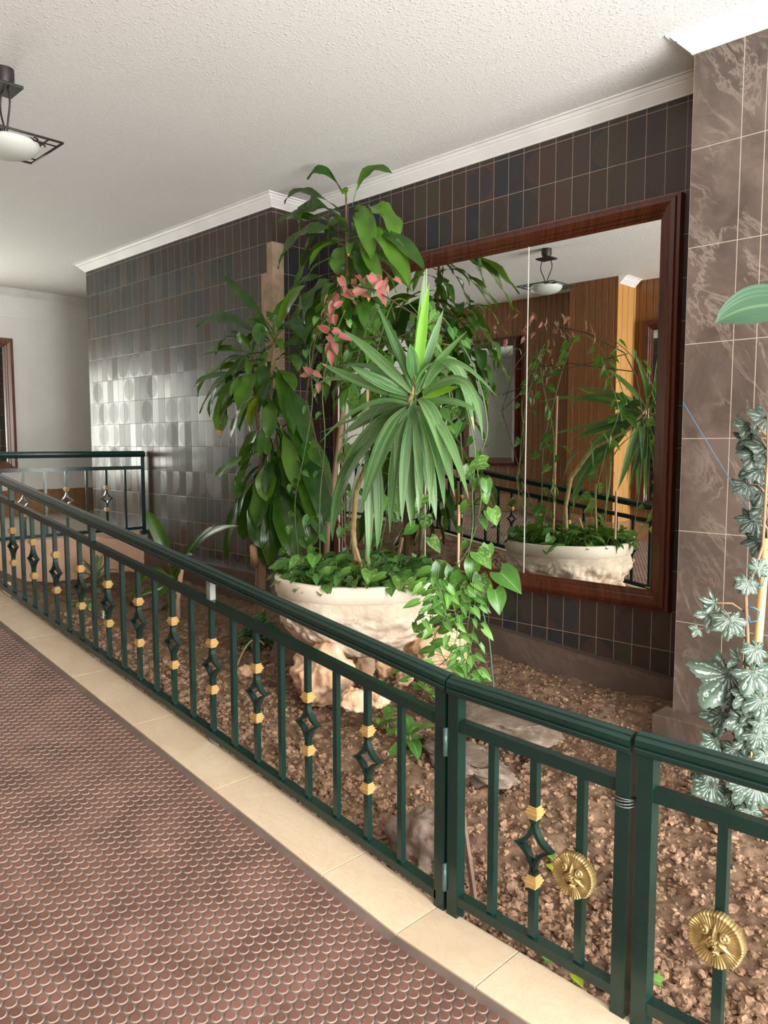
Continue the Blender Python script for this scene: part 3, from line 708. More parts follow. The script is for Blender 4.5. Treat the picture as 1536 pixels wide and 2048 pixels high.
# right railing
r2 = empty('railing', (-0.2, YF, 0), 'green railing section at the lower right, right of the gate', 'railing')
hp = lambda dz, a, b: [(a, YF, -0.029+dz), (b, YF, -0.029+dz)]
rail(hp(HT+0.01, -0.874, 0.75), HRP).build('handrail', M['green'], r2)
rail(hp(MT+0.012, -0.83, 0.75), sqp(0.030, 0.036)).build('middle_rail', M['green'], r2)
rail(hp(0.070, -0.83, 0.75), sqp(0.036, 0.030)).build('bottom_rail', M['green'], r2)
sqbar(-0.849, YF, -0.05, HT-0.02, 0.042).build('post', M['green'], r2); sqbar(0.73, YF, -0.05, HT-0.02, 0.042).build('post', M['green'], r2)
for i, px in enumerate((-0.655, -0.455, -0.255, -0.055, 0.145, 0.345, 0.545)): baluster(r2, px, YF, 0.05, MT-0.03, i % 2 == 1, 'x', -0.02, 0.024)
# landing railing
XR = -6.98; zb = 0.645
r3 = empty('railing', (XR, 2.8, zb), 'short level green railing crossing in front of the white far wall', 'railing')
yp = lambda dz, a, b: [(XR, a, zb+dz), (XR, b, zb+dz)]
rail(yp(0.745, YF+0.02, 3.77), HRP, axis='y').build('handrail', M['green'], r3)
rail(yp(0.635, YF+0.02, 3.74), sqp(0.028, 0.034), axis='y').build('middle_rail', M['green'], r3)
rail(yp(0.045, YF+0.02, 3.74), sqp(0.036, 0.028), axis='y').build('bottom_rail', M['green'], r3)
sqbar(XR, 3.745, zb-0.02, zb+0.75, 0.040).build('post', M['green'], r3)
for i in range(10):
    y = 3.745 - 0.19*(i+1)+0.01
    if y > YF+0.05: baluster(r3, XR, y, zb+0.058, zb+0.62, i % 2 == 1, 'y', zb-0.0)

# lion-head medallions
def medallion(cx, cz, R, label, tilt):
    o = empty('lion_medallion', (cx, YF-0.030, cz), label, 'medallion', 'brass lion medallions on the railing')
    y0 = YF-0.018
    def hgt(r, a):
        h = 0.012 + 0.014*max(0, 1-r*r)**0.5
        return h
    mane = MB(); NR, NA = 14, 300; n = 0
    for i in range(NR+1):
        r = 0.45+0.55*i/NR
        for j in range(NA):
            a = 2*pi*j/NA; sc = 1+0.05*abs(math.cos(a*4.5)) + 0.010*math.cos(a*50)
            ruff = 0.0022*math.cos(a*50)*(r-0.4) + 0.009*abs(math.cos(a*4.5))*(r-0.4) + 0.010*max(0, r-0.8)*2
            rr = R*r*sc; h = 0.010+0.013*(1-r)+ruff + (0.006 if r < 0.97 else 0.0)
            x = rr*math.cos(a); z = rr*math.sin(a)*1.0
            mane.v.append((cx+x, y0-h, cz+z))
    for i in range(NR):
        for j in range(NA):
            a = i*NA+j; b = i*NA+(j+1) % NA; mane.face((a, b, b+NA, a+NA))
    n = len(mane.v)
    for j in range(NA): v = mane.v[NR*NA+j]; mane.v.append((v[0], y0+0.002, v[2]))
    for j in range(NA): mane.face((NR*NA+j, NR*NA+(j+1) % NA, n+(j+1) % NA, n+j))
    mane.face([n+j for j in range(NA)])
    mane.build('mane', M['brass'], o, smooth=True)
    face = MB(); NR, NA = 34, 90
    c, s = math.cos(tilt), math.sin(tilt)
    def bump(x, y, bx, by, sx, sy, h): return h*math.exp(-((x-bx)/sx)**2-((y-by)/sy)**2)
    face.v.append((cx, y0-0.030, cz)); k = 0
    for i in range(NR+1):
        r = 0.62*i/NR
        for j in range(NA):
            a = 2*pi*j/NA; x = r*math.cos(a); y = r*math.sin(a)
            h = 0.013*(1-(r/0.66)**2)
            for (bx_, by_, br, bh) in ((0, 0, .13, .013), (-.34, .30, .19, .013), (.34, .26, .19, .013), (.04, -.40, .17, .012)):
                q = math.hypot(x-bx_, y-by_)/br; h += bh*max(0, 1-q*q)**0.5 if q < 1 else 0
                h -= 0.006*math.exp(-((q-1.12)/0.18)**2); h -= 0.005*math.exp(-((q-0.35)/0.14)**2)
            for (ax_, ay_, cx_, cy_) in ((0, .62, -.03, .16), (.05, -.12, .02, -.25), (-.12, .08, -.5, -.28), (.12, .06, .5, -.24)):
                tt = max(0, min(1, ((x-ax_)*(cx_-ax_)+(y-ay_)*(cy_-ay_))/((cx_-ax_)**2+(cy_-ay_)**2))); q = math.hypot(x-ax_-(cx_-ax_)*tt, y-ay_-(cy_-ay_)*tt)
                h += 0.008*math.exp(-(q/0.055)**2)
            h += 0.0018*math.sin(a*26)*min(1, max(0, (r-0.40)*8))
            X = (x*c-y*s)*R*1.14; Z = (x*s+y*c)*R*1.14
            face.v.append((cx+X, y0-0.013-h, cz+Z))
    for j in range(NA): face.face((0, 1+j, 1+(j+1) % NA))
    for i in range(NR):
        for j in range(NA):
            a = 1+i*NA+j; b = 1+i*NA+(j+1) % NA; face.face((a, a+NA, b+NA, b))
    face.build('lion_face', M['brass'], o, smooth=True)
medallion(-1.040, 0.323, 0.060, 'brass lion medallion on the gate, left of the other', 0.0)
medallion(-0.655, 0.318, 0.064, 'brass lion medallion on the lower right railing baluster', 0.0)

# ------------------------------------------------------------------ planter
PX, PY, PZ = -3.13, 3.01, 0.775; PR = 0.482
po = empty('stone_planter', (PX, PY, 0.17), 'large pale stone bowl planter with carved relief, standing on rocks', 'planter')
rimp = [(PR-0.05, -0.10), (PR-0.045, -0.005), (PR-0.035, 0.0), (PR-0.004, 0.0), (PR+0.002, -0.008), (PR, -0.085), (PR-0.012, -0.092), (PR-0.02, -0.10)]
MB().lathe(rimp, (PX, PY, PZ), 96).build('rim', M['rimstone'], po, smooth=True)
bp = [(PR-0.012, -0.085)] + [((PR-0.012)*math.cos(t)**0.82, -0.09-0.37*math.sin(t)) for t in np.linspace(0.03, 1.35, 60)] + [(0.02, -0.455)]
def wob(a, z, r):
    q = Vector((math.cos(a)*3.2, math.sin(a)*3.2, z*9)); k = min(1, max(0, (-z-0.11)*12))
    figs = 0.5+0.5*math.sin(a*9+1.5*math.sin(z*14)); band = math.exp(-((z+0.22)/0.09)**2)
    return k*(0.030*mnoise.fractal(q, 1, 2, 6) + 0.014*mnoise.fractal(q*3.1, 1, 2, 4) + 0.034*band*max(0, figs-0.25))
MB().lathe(bp, (PX, PY, PZ), 260, wob=wob).build('bowl', M['stone'], po, smooth=True)
MB().lathe([(0.001, -0.045), (0.2, -0.04), (PR-0.046, -0.055)], (PX, PY, PZ), 48).build('compost', M['compost'], po, smooth=True)
dr = SZ(-3, 2.7)
for i, (px, py, yy, s, mt_, lab, fl_) in enumerate([
    (650, 1350, 2.62, (0.155, 0.15, 0.155), 'rock_pink', 'big pale orange rock under the left front of the planter', False),
    (875, 1300, 3.22, (0.19, 0.15, 0.13), 'rock_pink', 'orange rock under the right side of the planter behind the creeper', False),
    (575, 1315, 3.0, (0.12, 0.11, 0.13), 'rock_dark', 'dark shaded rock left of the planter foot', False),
    (705, 1400, 2.52, (0.065, 0.05, 0.06), 'rock_pink', 'small pointed orange stone right of the big pale rock', False),
    (755, 1395, 2.62, (0.07, 0.055, 0.05), 'rock_pink', 'wedge-shaped orange stone below the planter centre', False),
    (770, 1335, 2.82, (0.045, 0.04, 0.05), 'rock_pink', 'small rounded stone wedged under the planter bowl', False),
    (728, 1330, 2.95, (0.07, 0.06, 0.08), 'rock_pink', 'stone deep under the middle of the planter bowl', False),
    (810, 1345, 2.85, (0.06, 0.05, 0.06), 'rock_pink', 'stone right of the rounded one under the planter', False),
    (493, 1345, 2.58, (0.055, 0.045, 0.045), 'rock_pink', 'small cream stone alone on soil left of the planter rocks', False),
    (1005, 1440, 2.96, (0.30, 0.17, 0.055), 'rock_grey', 'large flat grey flagstone nearer the mirror wall', True),
    (930, 1520, 2.62, (0.25, 0.13, 0.06), 'rock_grey', 'smaller flat grey flagstone in front of the large one', True),
    (850, 1700, 2.06, (0.13, 0.14, 0.15), 'rock_grey', 'upright grey boulder behind the hinge post of the gate', False),
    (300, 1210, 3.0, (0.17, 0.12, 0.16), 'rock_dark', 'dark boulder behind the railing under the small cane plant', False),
    (350, 1345, 2.35, (0.035, 0.03, 0.02), 'rock_pink', 'flat pale chip on soil in front of the railing balusters', False),
]):
    p = atY(px, py, yy)
    rock('rock' if not fl_ else 'flagstone', p, s, M[mt_], lab, 20+i, rz=i*1.3 if not fl_ else -0.25, flat=fl_, amp=0.32, sub=5 if i in (0, 1, 9, 10, 11) else 4)

# ------------------------------------------------------------------ plants
def bez(a, c, b, n):
    a, c, b = Vector(a), Vector(c), Vector(b)
    return [a*(1-t)**2 + c*2*t*(1-t) + b*t*t for t in [i/n for i in range(n+1)]]
def p_strap(t): return min(1.0, (0.35+0.65*min(1, t/0.3))) * (1-max(0, (t-0.45)/0.55)**1.9) + 0.0
def p_broad(t): return (0.12 + 0.88*max(0, min(1, (t-0.18)/0.32))**0.9) * (1-max(0, (t-0.62)/0.38)**2.6)
def p_oval(t): return max(0.02, math.sin(pi*min(1, t**0.85))**0.75)
def leaf(mb, pts, W, nrm, prof, fold=0.25, wave=0.0, m=0, tone=0.5, cols=4, fl=0.0):
    n = len(pts)-1; n0 = len(mb.v); nrm = Vector(nrm).normalized(); side0 = None; r = random.random(); ph = random.random()*6
    for i, p in enumerate(pts):
        d = (pts[min(i+1, n)] - pts[max(i-1, 0)]).normalized(); s = d.cross(nrm)
        if s.length < 0.15 and side0: s = side0
        s = s.normalized(); 
        if side0 and s.dot(side0) < 0: s = -s
        if side0: s = (s*0.6+side0*0.4).normalized()
        side0 = s; nn = s.cross(d).normalized()
        t = i/n; w = W*prof(t)
        for k in range(cols+1):
            u = k/cols*2-1
            off = s*(u*w/2) + nn*(abs(u)*w*fold*0.5 + wave*W*abs(u)*math.sin(t*17+ph+(2 if u > 0 else 0)))
            mb.v.append(tuple(p+off))
    for i in range(n):
        for k in range(cols):
            a = n0+i*(cols+1)+k
            mb.face((a, a+1, a+cols+2, a+cols+1), m, [(k/cols, i/n), ((k+1)/cols, i/n), ((k+1)/cols, (i+1)/n), (k/cols, (i+1)/n)], (tone, r))
def heart(mb, pos, d, nrm, size, m=0, tone=0.5, narrow=0.8, cord=0.18):
    """heart-shaped leaf: pos is where the stalk meets, d points to the tip"""
    d = Vector(d).normalized(); nrm = Vector(nrm); s = d.cross(nrm)
    s = s.normalized() if s.length > 1e-3 else d.orthogonal().normalized(); nn = s.cross(d).normalized(); pos = Vector(pos)
    n0 = len(mb.v); N = 9; r = random.random(); cols = 4
    for i in range(N+1):
        t = i/N; w = size*narrow*0.5*(math.sin(pi*min(1, (t*0.93+0.07))**0.62)**0.9 if t < 1 else 0.0); w = max(w, 0.0005)
        for k in range(cols+1):
            u = k/cols*2-1
            back = cord*size*abs(u)*max(0, 1-t*3.2)
            mb.v.append(tuple(pos + d*(size*t - back) + s*u*w + nn*(abs(u)*w*0.35 - size*0.22*t*t)))
    for i in range(N):
        for k in range(cols):
            a = n0+i*(cols+1)+k
            mb.face((a, a+1, a+cols+2, a+cols+1), m, [(k/cols, i/N), ((k+1)/cols, i/N), ((k+1)/cols, (i+1)/N), (k/cols, (i+1)/N)], (tone, r))
TOCAM = -FW
def Z(name):     # zoom frames used when reading leaf positions from the photograph
    return {'u': (380, 320, 2.954), 'a': (380, 500, 4.096), 'l': (380, 850, 2.259), 'b': (640, 620, 3.657), 'p': (600, 500, 5.12)}[name]
def leafs_from(mb, zf, lst, Yc, prof, spreadY=0.16, axis=None, n=12, fold=0.3, wave=0.0, tone=(0.1, 0.7), m=0, wk=1.0, cam_w=0.8):
    x0, y0, s = Z(zf)
    for L in lst:
        ax, ay, cx, cy, bx, by, w = L[:7]; mm = L[7] if len(L) > 7 else m
        dy = random.uniform(-1, 1)*spreadY
        dy = -abs(dy) if random.random() < 0.6 else abs(dy)*0.6
        A_ = atY(x0+ax/s, y0+ay/s, Yc); C_ = atY(x0+cx/s, y0+cy/s, Yc+dy*0.7); B_ = atY(x0+bx/s, y0+by/s, Yc+dy)
        wm = w/s/F_PX*(B_-CAM).dot(FW)
        out = Vector(((B_-A_).x, (B_-A_).y, 0)); out = out.normalized() if out.length > 0.01 else Vector((0, -1, 0))
        nrm = TOCAM*cam_w + out*0.45 + Vector((0, 0, 0.35)) + Vector((random.uniform(-.3, .3), random.uniform(-.3, .3), 0))
        leaf(mb, bez(A_, C_, B_, n), wm*wk, nrm, prof, fold, wave, mm, random.uniform(*tone))
def rosette(mb, top, base_, n, L, W, prof, fold=0.3, wave=0.0, droop=1.6, tone=(0.1, 0.6), m=0, e0=75, e1=-10, seed=0, bias=None):
    rnd = random.Random(seed); top = Vector(top); base_ = Vector(base_)
    for i in range(n):
        f = i/max(1, n-1); a = i*2.39996+rnd.uniform(-.3, .3); el = math.radians(e0+(e1-e0)*f+rnd.uniform(-8, 8)); l = L*rnd.uniform(0.75, 1.1)*(0.75+0.25*min(1, f*3))
        d = Vector((math.cos(a)*math.cos(el), math.sin(a)*math.cos(el), math.sin(el)))
        if bias: d = (d + Vector(bias)*0.5).normalized()
        p = top.lerp(base_, f); pts = [p.copy()]; K = 10
        for q in range(K):
            d = d + Vector((0, 0, -droop/K*(0.4+1.2*q/K)*rnd.uniform(.8, 1.2))); d.normalize(); p = p + d*(l/K); pts.append(p.copy())
        o = Vector((math.cos(a), math.sin(a), 0))
        pts = [Vector((v.x, min(v.y, YB-0.05), min(v.z, CZ-0.04))) for v in pts]
        leaf(mb, pts, W*rnd.uniform(.8, 1.1), o*0.6+Vector((0, 0, 1))*0.9, prof, fold, wave, m, rnd.uniform(*tone))

# upper corn plant behind the planter
up_l = [(905,200,790,-30,692,115,48),(960,270,1010,-20,1195,75,55),(900,310,640,90,555,260,52),(890,330,640,180,655,420,115),(890,380,600,280,520,375,55),
 (930,420,640,330,515,640,90),(930,450,720,330,640,690,100),(930,470,760,430,615,745,62),(930,380,800,320,820,490,72),(940,480,850,560,880,680,85),
 (945,500,930,560,940,740,92),(950,460,1010,560,1040,760,90),(960,340,1030,210,1075,600,110),(970,300,1150,210,1230,480,125),(970,400,1180,380,1300,760,110),
 (980,380,1250,420,1390,660,82),(970,470,1060,540,1130,730,75),(985,460,1200,600,1305,780,66),(925,240,905,150,915,165,40),
 (870,690,720,720,660,1000,100),(880,720,760,800,720,1000,130),(900,740,870,900,930,1060,95),(900,740,930,850,960,1000,70),(850,740,600,800,650,1080,100),
 (950,720,1040,900,1040,1150,85),(950,720,1110,850,1080,1050,70),(900,700,820,900,860,1080,90),(890,700,1010,760,1040,900,80),(870,720,700,900,770,1060,110),(880,700,620,640,560,900,60)]
g1 = MB(); leafs_from(g1, 'u', up_l, 3.64, p_broad, 0.16, fold=0.3, wave=0.13, tone=(0.0, 0.65), wk=1.12)
rosette(g1, (-3.90, 3.68, 2.95), (-3.92, 3.70, 2.55), 14, 0.42, 0.060, p_broad, 0.3, 0.1, 2.4, (0.1, 0.7), e0=60, seed=3)
rosette(g1, (-3.78, 3.58, 2.52), (-3.86, 3.62, 2.20), 34, 0.46, 0.080, p_broad, 0.3, 0.12, 3.0, (0.1, 0.6), e0=50, seed=4)
rosette(g1, (-3.62, 3.55, 2.25), (-3.75, 3.60, 1.90), 22, 0.42, 0.078, p_broad, 0.3, 0.12, 3.2, (0.1, 0.6), e0=30, seed=5)
d1 = empty('corn_plant', (-3.95, 3.66, SZ(-3.95, 3.66)-0.03), 'tall corn plant whose crown reaches the ceiling behind the planter', 'plant')
t0 = atY(692, 385, 3.64)
MB().tube([(-4.15, 3.60, SZ(-4.1, 3.6)-0.05), (-4.10, 3.62, 0.9), (-3.98, 3.66, 1.7), (-3.92, 3.66, 2.4), t0], [0.026, 0.022, 0.02, 0.016, 0.006], 10).build('stem', M['bark'], d1, smooth=True)
g1.build('foliage', M['drac'], d1, smooth=True)

# left corn plant
la = [(680,660,520,440,265,205,60),(640,760,300,450,50,630,85),(690,700,700,380,715,640,120),(690,760,760,400,950,290,75),(680,720,540,560,570,790,95),
 (500,830,330,560,210,860,85),(540,860,250,750,75,885,62),(560,930,330,820,250,1000,70),(560,950,380,900,330,1270,100),(560,960,150,880,60,1200,95),
 (540,1000,230,960,80,1340,85),(540,1050,250,1080,250,1540,135),(540,1050,180,1060,160,1370,95),(560,980,480,1050,390,1320,125),(600,1150,540,1180,485,1520,110,1),
 (640,780,600,900,620,1330,135),(700,960,760,1000,850,1520,120),(760,1050,960,1300,965,1620,110),(640,1180,680,1300,640,1560,100),(620,1450,480,1500,420,1850,100),
 (560,1640,330,1740,200,1870,70),(500,1750,380,1860,390,2040,80),(700,1420,730,1600,770,1950,62),(740,1450,830,1650,880,1980,110),(800,1400,1080,1650,1140,2040,100),
 (900,1500,990,1700,960,1800,70),(640,1600,600,1800,480,2040,95),(660,1700,620,1850,620,2060,130),(640,1500,640,1600,630,1680,50),(700,700,820,500,940,740,100),
 (700,800,900,700,1050,760,90),(700,900,900,820,880,1000,70),(560,900,420,700,380,690,55),(560,1020,300,1050,230,1330,80),(700,980,820,1000,860,1150,80),
 (600,900,350,900,300,1130,90),(560,1100,400,1250,330,1580,80),(700,1300,640,1450,560,1700,90),(700,700,560,600,470,560,45),(560,1000,100,1000,30,1120,45),(690,1000,650,1100,560,1330,110)]
ll = [(360,60,300,350,335,640,80),(340,150,260,330,240,520,75),(360,250,450,400,480,620,100),(380,250,560,380,540,560,95),(400,50,620,220,600,460,85),
 (350,200,380,450,355,640,70),(300,220,180,400,165,610,62),(380,0,500,200,480,350,90),(350,40,440,300,400,560,90),(360,100,520,300,610,520,80),(380,160,420,420,450,640,95),
 (340,0,260,150,210,350,60),(380,-100,520,50,640,330,90),(370,-60,480,150,520,420,90),(360,60,330,300,300,470,70),(400,100,560,250,570,470,80),(340,120,300,450,330,560,90)]
g2 = MB(); leafs_from(g2, 'a', la, 3.32, p_broad, 0.18, fold=0.28, wave=0.07, tone=(0.0, 0.65), wk=1.32)
leafs_from(g2, 'l', ll, 3.34, p_broad, 0.18, fold=0.28, wave=0.08, tone=(0.0, 0.25), wk=1.3)
rosette(g2, atY(545, 660, 3.4), atY(550, 780, 3.4), 16, 0.42, 0.065, p_broad, 0.3, 0.06, 2.2, (0, .5), e0=70, seed=11)
rosette(g2, atY(505, 720, 3.4), atY(515, 800, 3.4), 18, 0.40, 0.06, p_broad, 0.3, 0.06, 2.4, (0, .5), e0=60, seed=12, bias=(-0.6, -0.1, 0))
rosette(g2, atY(560, 860, 3.42), atY(545, 960, 3.4), 20, 0.46, 0.065, p_broad, 0.3, 0.06, 2.6, (0, .25), e0=30, e1=-30, seed=13)
d2 = empty('corn_plant', (-4.6, 3.34, SZ(-4.6, 3.34)-0.02), 'bushy corn plant with drooping dark leaves in front of the bare plaster corner', 'plant')
tb = atY(520, 1240, 3.34)
MB().tube([(tb.x, tb.y, SZ(tb.x, tb.y)-0.05), tb, atY(522, 1110, 3.34), atY(520, 960, 3.36), atY(532, 850, 3.36), atY(548, 700, 3.36), atY(545, 655, 3.36)], [0.05, 0.044, 0.036, 0.026, 0.02, 0.014, 0.006], 12).build('trunk', M['bark'], d2, smooth=True)
MB().tube([atY(530, 1100, 3.36), atY(552, 1010, 3.38), atY(545, 900, 3.40), atY(560, 860, 3.40)], [0.03, 0.02, 0.016, 0.01], 10).build('trunk', M['bark'], d2, smooth=True)
MB().tube([atY(520, 900, 3.38), atY(512, 800, 3.40), atY(500, 700, 3.40)], [0.016, 0.013, 0.006], 8).build('branch', M['bark'], d2, smooth=True)
MB().tube([atY(510, 1130, 3.30), atY(506, 1092, 3.24)], [0.032, 0.024], 9).build('cut_stub', M['pinestick'], d2, smooth=True)['label'] = 'pale cut stub low on the trunk'
g2.build('foliage', [M['drac'], M['drac_y']], d2, smooth=True)

# strap-leaved dracaena in the planter
yl = [(690,600,600,300,405,-60,66),(710,590,720,200,768,-300,62),(712,560,735,150,800,-200,66,1),(705,560,722,250,735,-60,50,1),(690,520,675,360,660,245,80),
 (720,560,780,60,900,340,60),(740,480,820,250,905,-10,52),(690,620,430,340,170,145,66),(640,620,450,540,220,405,82),(640,650,300,540,0,385,60),(640,680,480,640,120,955,98),
 (660,600,560,400,350,860,75),(620,720,420,740,210,895,82),(650,720,470,860,290,1490,112),(660,720,540,1000,510,1640,88),(670,740,600,1100,600,1560,64),(680,660,680,850,680,1170,72),
 (690,780,720,1100,750,1370,54),(690,800,660,1200,665,1590,90),(700,780,800,1150,850,1540,84),(720,700,840,850,800,1470,66),(720,650,860,700,985,1370,100),(740,700,950,820,1090,1390,66),
 (720,700,880,950,910,1460,66),(760,580,1000,60,1130,890,85),(760,620,1150,280,1190,960,66),(760,560,900,160,1300,640,44),(750,610,900,530,1040,520,54,1),(750,640,880,600,1020,560,54,1),
 (640,700,300,850,100,1340,90),(560,760,330,1000,170,1250,66),(430,900,230,1200,210,1600,62),(400,950,100,1200,90,1700,88),(400,1000,450,1400,415,1760,64),(340,1050,370,1350,350,1900,58),
 (650,640,360,330,100,590,48),(640,640,480,350,130,410,36),(650,690,350,560,-10,980,36),(640,660,350,760,-10,900,34),(700,620,760,500,780,600,50),(720,600,820,400,1080,150,50),
 (640,660,200,400,-60,560,36),(700,700,760,900,770,1300,70),(690,700,560,860,560,1300,74),(700,720,900,780,960,1200,70),(680,760,620,1000,650,1400,60),(720,680,980,620,1180,760,50),
 (690,740,640,1000,560,1500,70),(700,760,740,1200,720,1500,60),(660,700,430,780,330,1200,70)]
g3 = MB(); leafs_from(g3, 'b', yl, 2.86, p_strap, 0.14, fold=0.25, tone=(0.1, 0.9), wk=1.2, cam_w=0.9)
rosette(g3, atY(826, 785, 2.86), atY(815, 850, 2.87), 5, 0.46, 0.030, p_strap, 0.25, 0, 2.0, (0.1, .8), e0=55, e1=-20, seed=21)
rosette(g3, atY(745, 860, 2.95), atY(735, 900, 2.96), 7, 0.36, 0.022, p_strap, 0.25, 0, 2.4, (0.3, .9), e0=30, e1=-20, seed=22)
d3 = empty('strap_leaf_dracaena', (PX, PY, PZ-0.05), 'spiky dracaena with long pale-striped strap leaves growing in the stone planter', 'plant')
st = [atY(714, 1145, 3.0), atY(706, 1060, 2.99), atY(712, 980, 2.98), atY(745, 900, 2.95), atY(800, 850, 2.90), atY(826, 785, 2.86), atY(834, 745, 2.86)]
ys = MB(); pts = []; rr = []
for i in range(60):
    t = i/59*(len(st)-1); k = min(int(t), len(st)-2); pts.append(st[k].lerp(st[k+1], t-k)); rr.append((0.017 if k < 3 else 0.012)*(1 if i % 2 else 0.86))
ys.tube(pts, rr, 10).build('stem', M['bark_y'], d3, smooth=False)
MB().tube([atY(738, 1140, 2.9), atY(734, 1070, 2.9), atY(742, 1000, 2.92)], [0.009, 0.011, 0.008], 8).build('side_shoot', M['bark_y'], d3, smooth=True)
g3.build('foliage', [M['spike'], M['spike_b']], d3, smooth=True)
o = MB(); a, b = atY(729, 1140, 2.93), atY(711, 1095, 2.93); o.tube([b, a-Vector((0, 0, 0.05))], 0.011, 4)
tag(o.build('wooden_stake', M['pinestick']), 'short flat wooden stake pushed in beside the dracaena stem in the planter', 'stake')
MB().tube([atY(716+8*math.cos(t), 1125+2.5*math.sin(t), 2.93-0.02*math.sin(t)) for t in np.linspace(0, 2*pi, 14)], 0.0022, 5).build('twine', M['red'], d3)['label'] = 'red twine round the stem'

# heart-leaved vine in the planter: ground cover, climbing and hanging shoots
hv = MB(); hs = MB(); rnd = random.Random(5)
for i in range(330):
    r = (PR-0.02)*math.sqrt(rnd.random()); a = rnd.random()*2*pi; p = Vector((PX+r*math.cos(a), PY+r*math.sin(a), PZ-0.03+rnd.uniform(0.0, 0.13)*(1-0.3*r/PR)))
    d = Vector((math.cos(a)*0.7+rnd.uniform(-1, 1), math.sin(a)*0.7+rnd.uniform(-1, 1)-0.4, rnd.uniform(-.5, .25)))
    heart(hv, p, d, Vector((rnd.uniform(-.3, .3), -0.5+rnd.uniform(-.3, .3), 0.9)), rnd.uniform(0.055, 0.115), 0, rnd.uniform(0.0, .75), rnd.uniform(.65, .85))
    if i % 3 == 0: hs.tube([(p.x*0.9+PX*0.1, p.y*0.9+PY*0.1, PZ-0.05), p], 0.0022, 5)
def vine(mbs, mbl, pts, Y, spacing, size, seed, tone=(0.1, 0.8), m=0, rad=0.003, narrow=0.78, drop=1.0, skip=0.0):
    rnd = random.Random(seed)
    V = [atY(x, y, yy if yy else Y) for (x, y, *q) in pts for yy in [q[0] if q else None]]
    fine = []
    for i in range(len(V)-1):
        p0 = V[max(i-1, 0)]; p1 = V[i]; p2 = V[i+1]; p3 = V[min(i+2, len(V)-1)]
        for k in range(8):
            t = k/8; fine.append(0.5*((2*p1)+(p2-p0)*t+(2*p0-5*p1+4*p2-p3)*t*t+(-p0+3*p1-3*p2+p3)*t*t*t))
    fine.append(V[-1]); mbs.tube(fine, rad, 6)
    acc = 0
    for a, b in zip(fine[:-1], fine[1:]):
        acc += (b-a).length
        if acc > spacing:
            acc = 0
            if rnd.random() < skip: continue
            ang = rnd.random()*6.28; o = Vector((math.cos(ang), math.sin(ang)*0.7-0.35, rnd.uniform(-.4, .5)))
            q = b+o*rnd.uniform(.02, .085); mbs.tube([b, q], 0.0014, 4)
            s = size*rnd.uniform(.7, 1.2)
            heart(mbl, q, Vector((o.x, o.y*0.6, -drop*rnd.uniform(.5, 1.2))), TOCAM*0.8+Vector((rnd.uniform(-.5, .5), rnd.uniform(-.5, .2), 0.5)), s, m, rnd.uniform(*tone), narrow*rnd.uniform(.85, 1.1))
vine(hs, hv, [(900,1150,3.1),(940,1090),(962,1000),(955,930),(975,860),(960,770),(930,700),(890,640),(850,600)], 3.12, 0.06, 0.070, 31, skip=.3)
vine(hs, hv, [(930,1140,3.0),(945,1060),(945,980),(950,900),(930,800),(915,740)], 3.05, 0.07, 0.075, 32, skip=.35)
vine(hs, hv, [(640,1120,3.0),(640,1000),(650,880),(645,780),(660,700),(690,620)], 3.08, 0.06, 0.062, 33, skip=.35)
vine(hs, hv, [(600,1130,3.05),(590,1010),(610,900),(625,800),(620,700),(650,640)], 3.15, 0.06, 0.062, 34, (0, .5), skip=.35)
vine(hs, hv, [(700,1100,3.1),(720,900),(740,780),(760,680),(790,600),(830,620),(870,690),(900,780)], 3.15, 0.055, 0.075, 35, skip=.3)
vine(hs, hv, [(690,1100,3.2),(690,950),(700,800),(720,700),(740,640)], 3.2, 0.055, 0.07, 36, (0, .5), skip=.35)
vine(hs, hv, [(840,1100,3.2),(860,980),(880,880),(900,800),(880,720),(860,660)], 3.2, 0.045, 0.09, 37)
vine(hs, hv, [(760,1100,3.25),(780,980),(780,860),(760,760),(750,690)], 3.25, 0.045, 0.085, 38)
for (x, y, s, dx, dz) in [(973, 925, 0.105, -.5, -.1), (985, 1018, 0.09, .5, -.8), (972, 960, 0.08, .3, -1), (975, 1090, 0.085, .2, -1), (945, 1120, 0.105, .1, -1), (955, 1105, 0.12, .8, -.4),
                          (925, 1150, 0.12, -.5, -.8), (965, 1165, 0.12, .3, -1), (990, 1180, 0.12, .5, -1), (920, 1180, 0.11, -.1, -1), (1000, 1145, 0.16, .9, -.35), (880, 1130, 0.11, 0, -1), (905, 1135, 0.10, .1, -1),
                          (890, 1165, 0.11, .1, -1), (940, 1170, 0.11, 0, -1), (960, 1150, .1, .2, -1)]:
    p = atY(x, y, 2.85 if y > 1100 else 3.0); heart(hv, p, Vector((dx, -0.25, dz)), TOCAM+Vector((0, 0, .5)), s*0.95, 0, random.uniform(.2, .8), 0.78)
    hs.tube([p, p+Vector((-0.06*(1 if x > 940 else -1), 0.08, -0.04))], 0.0022, 5)
for (x, y, s) in [(575, 1135, .1), (600, 1125, .11), (630, 1120, .12), (660, 1150, .1), (700, 1150, .09), (740, 1150, .12), (770, 1160, .09), (800, 1165, .11), (830, 1170, .08), (860, 1150, .1), (620, 1160, .09), (680, 1165, .1)]:
    p = atY(x, y-8, 2.66); p = Vector((p.x, p.y, max(p.z, PZ+0.01))); heart(hv, p, Vector((random.uniform(-1, 1), -0.6, -0.25)), TOCAM*0.6+Vector((0, 0, 1)), s*0.85, 0, random.uniform(.1, .8), .8)
pv = empty('heart_leaf_vine', (PX+0.15, PY, PZ-0.045), 'marbled heart-leaved vine filling the planter and climbing among the taller plants', 'vine')
hs.build('stem', M['stem'], pv, smooth=True); hv.build('foliage', M['pothos'], pv, smooth=True)

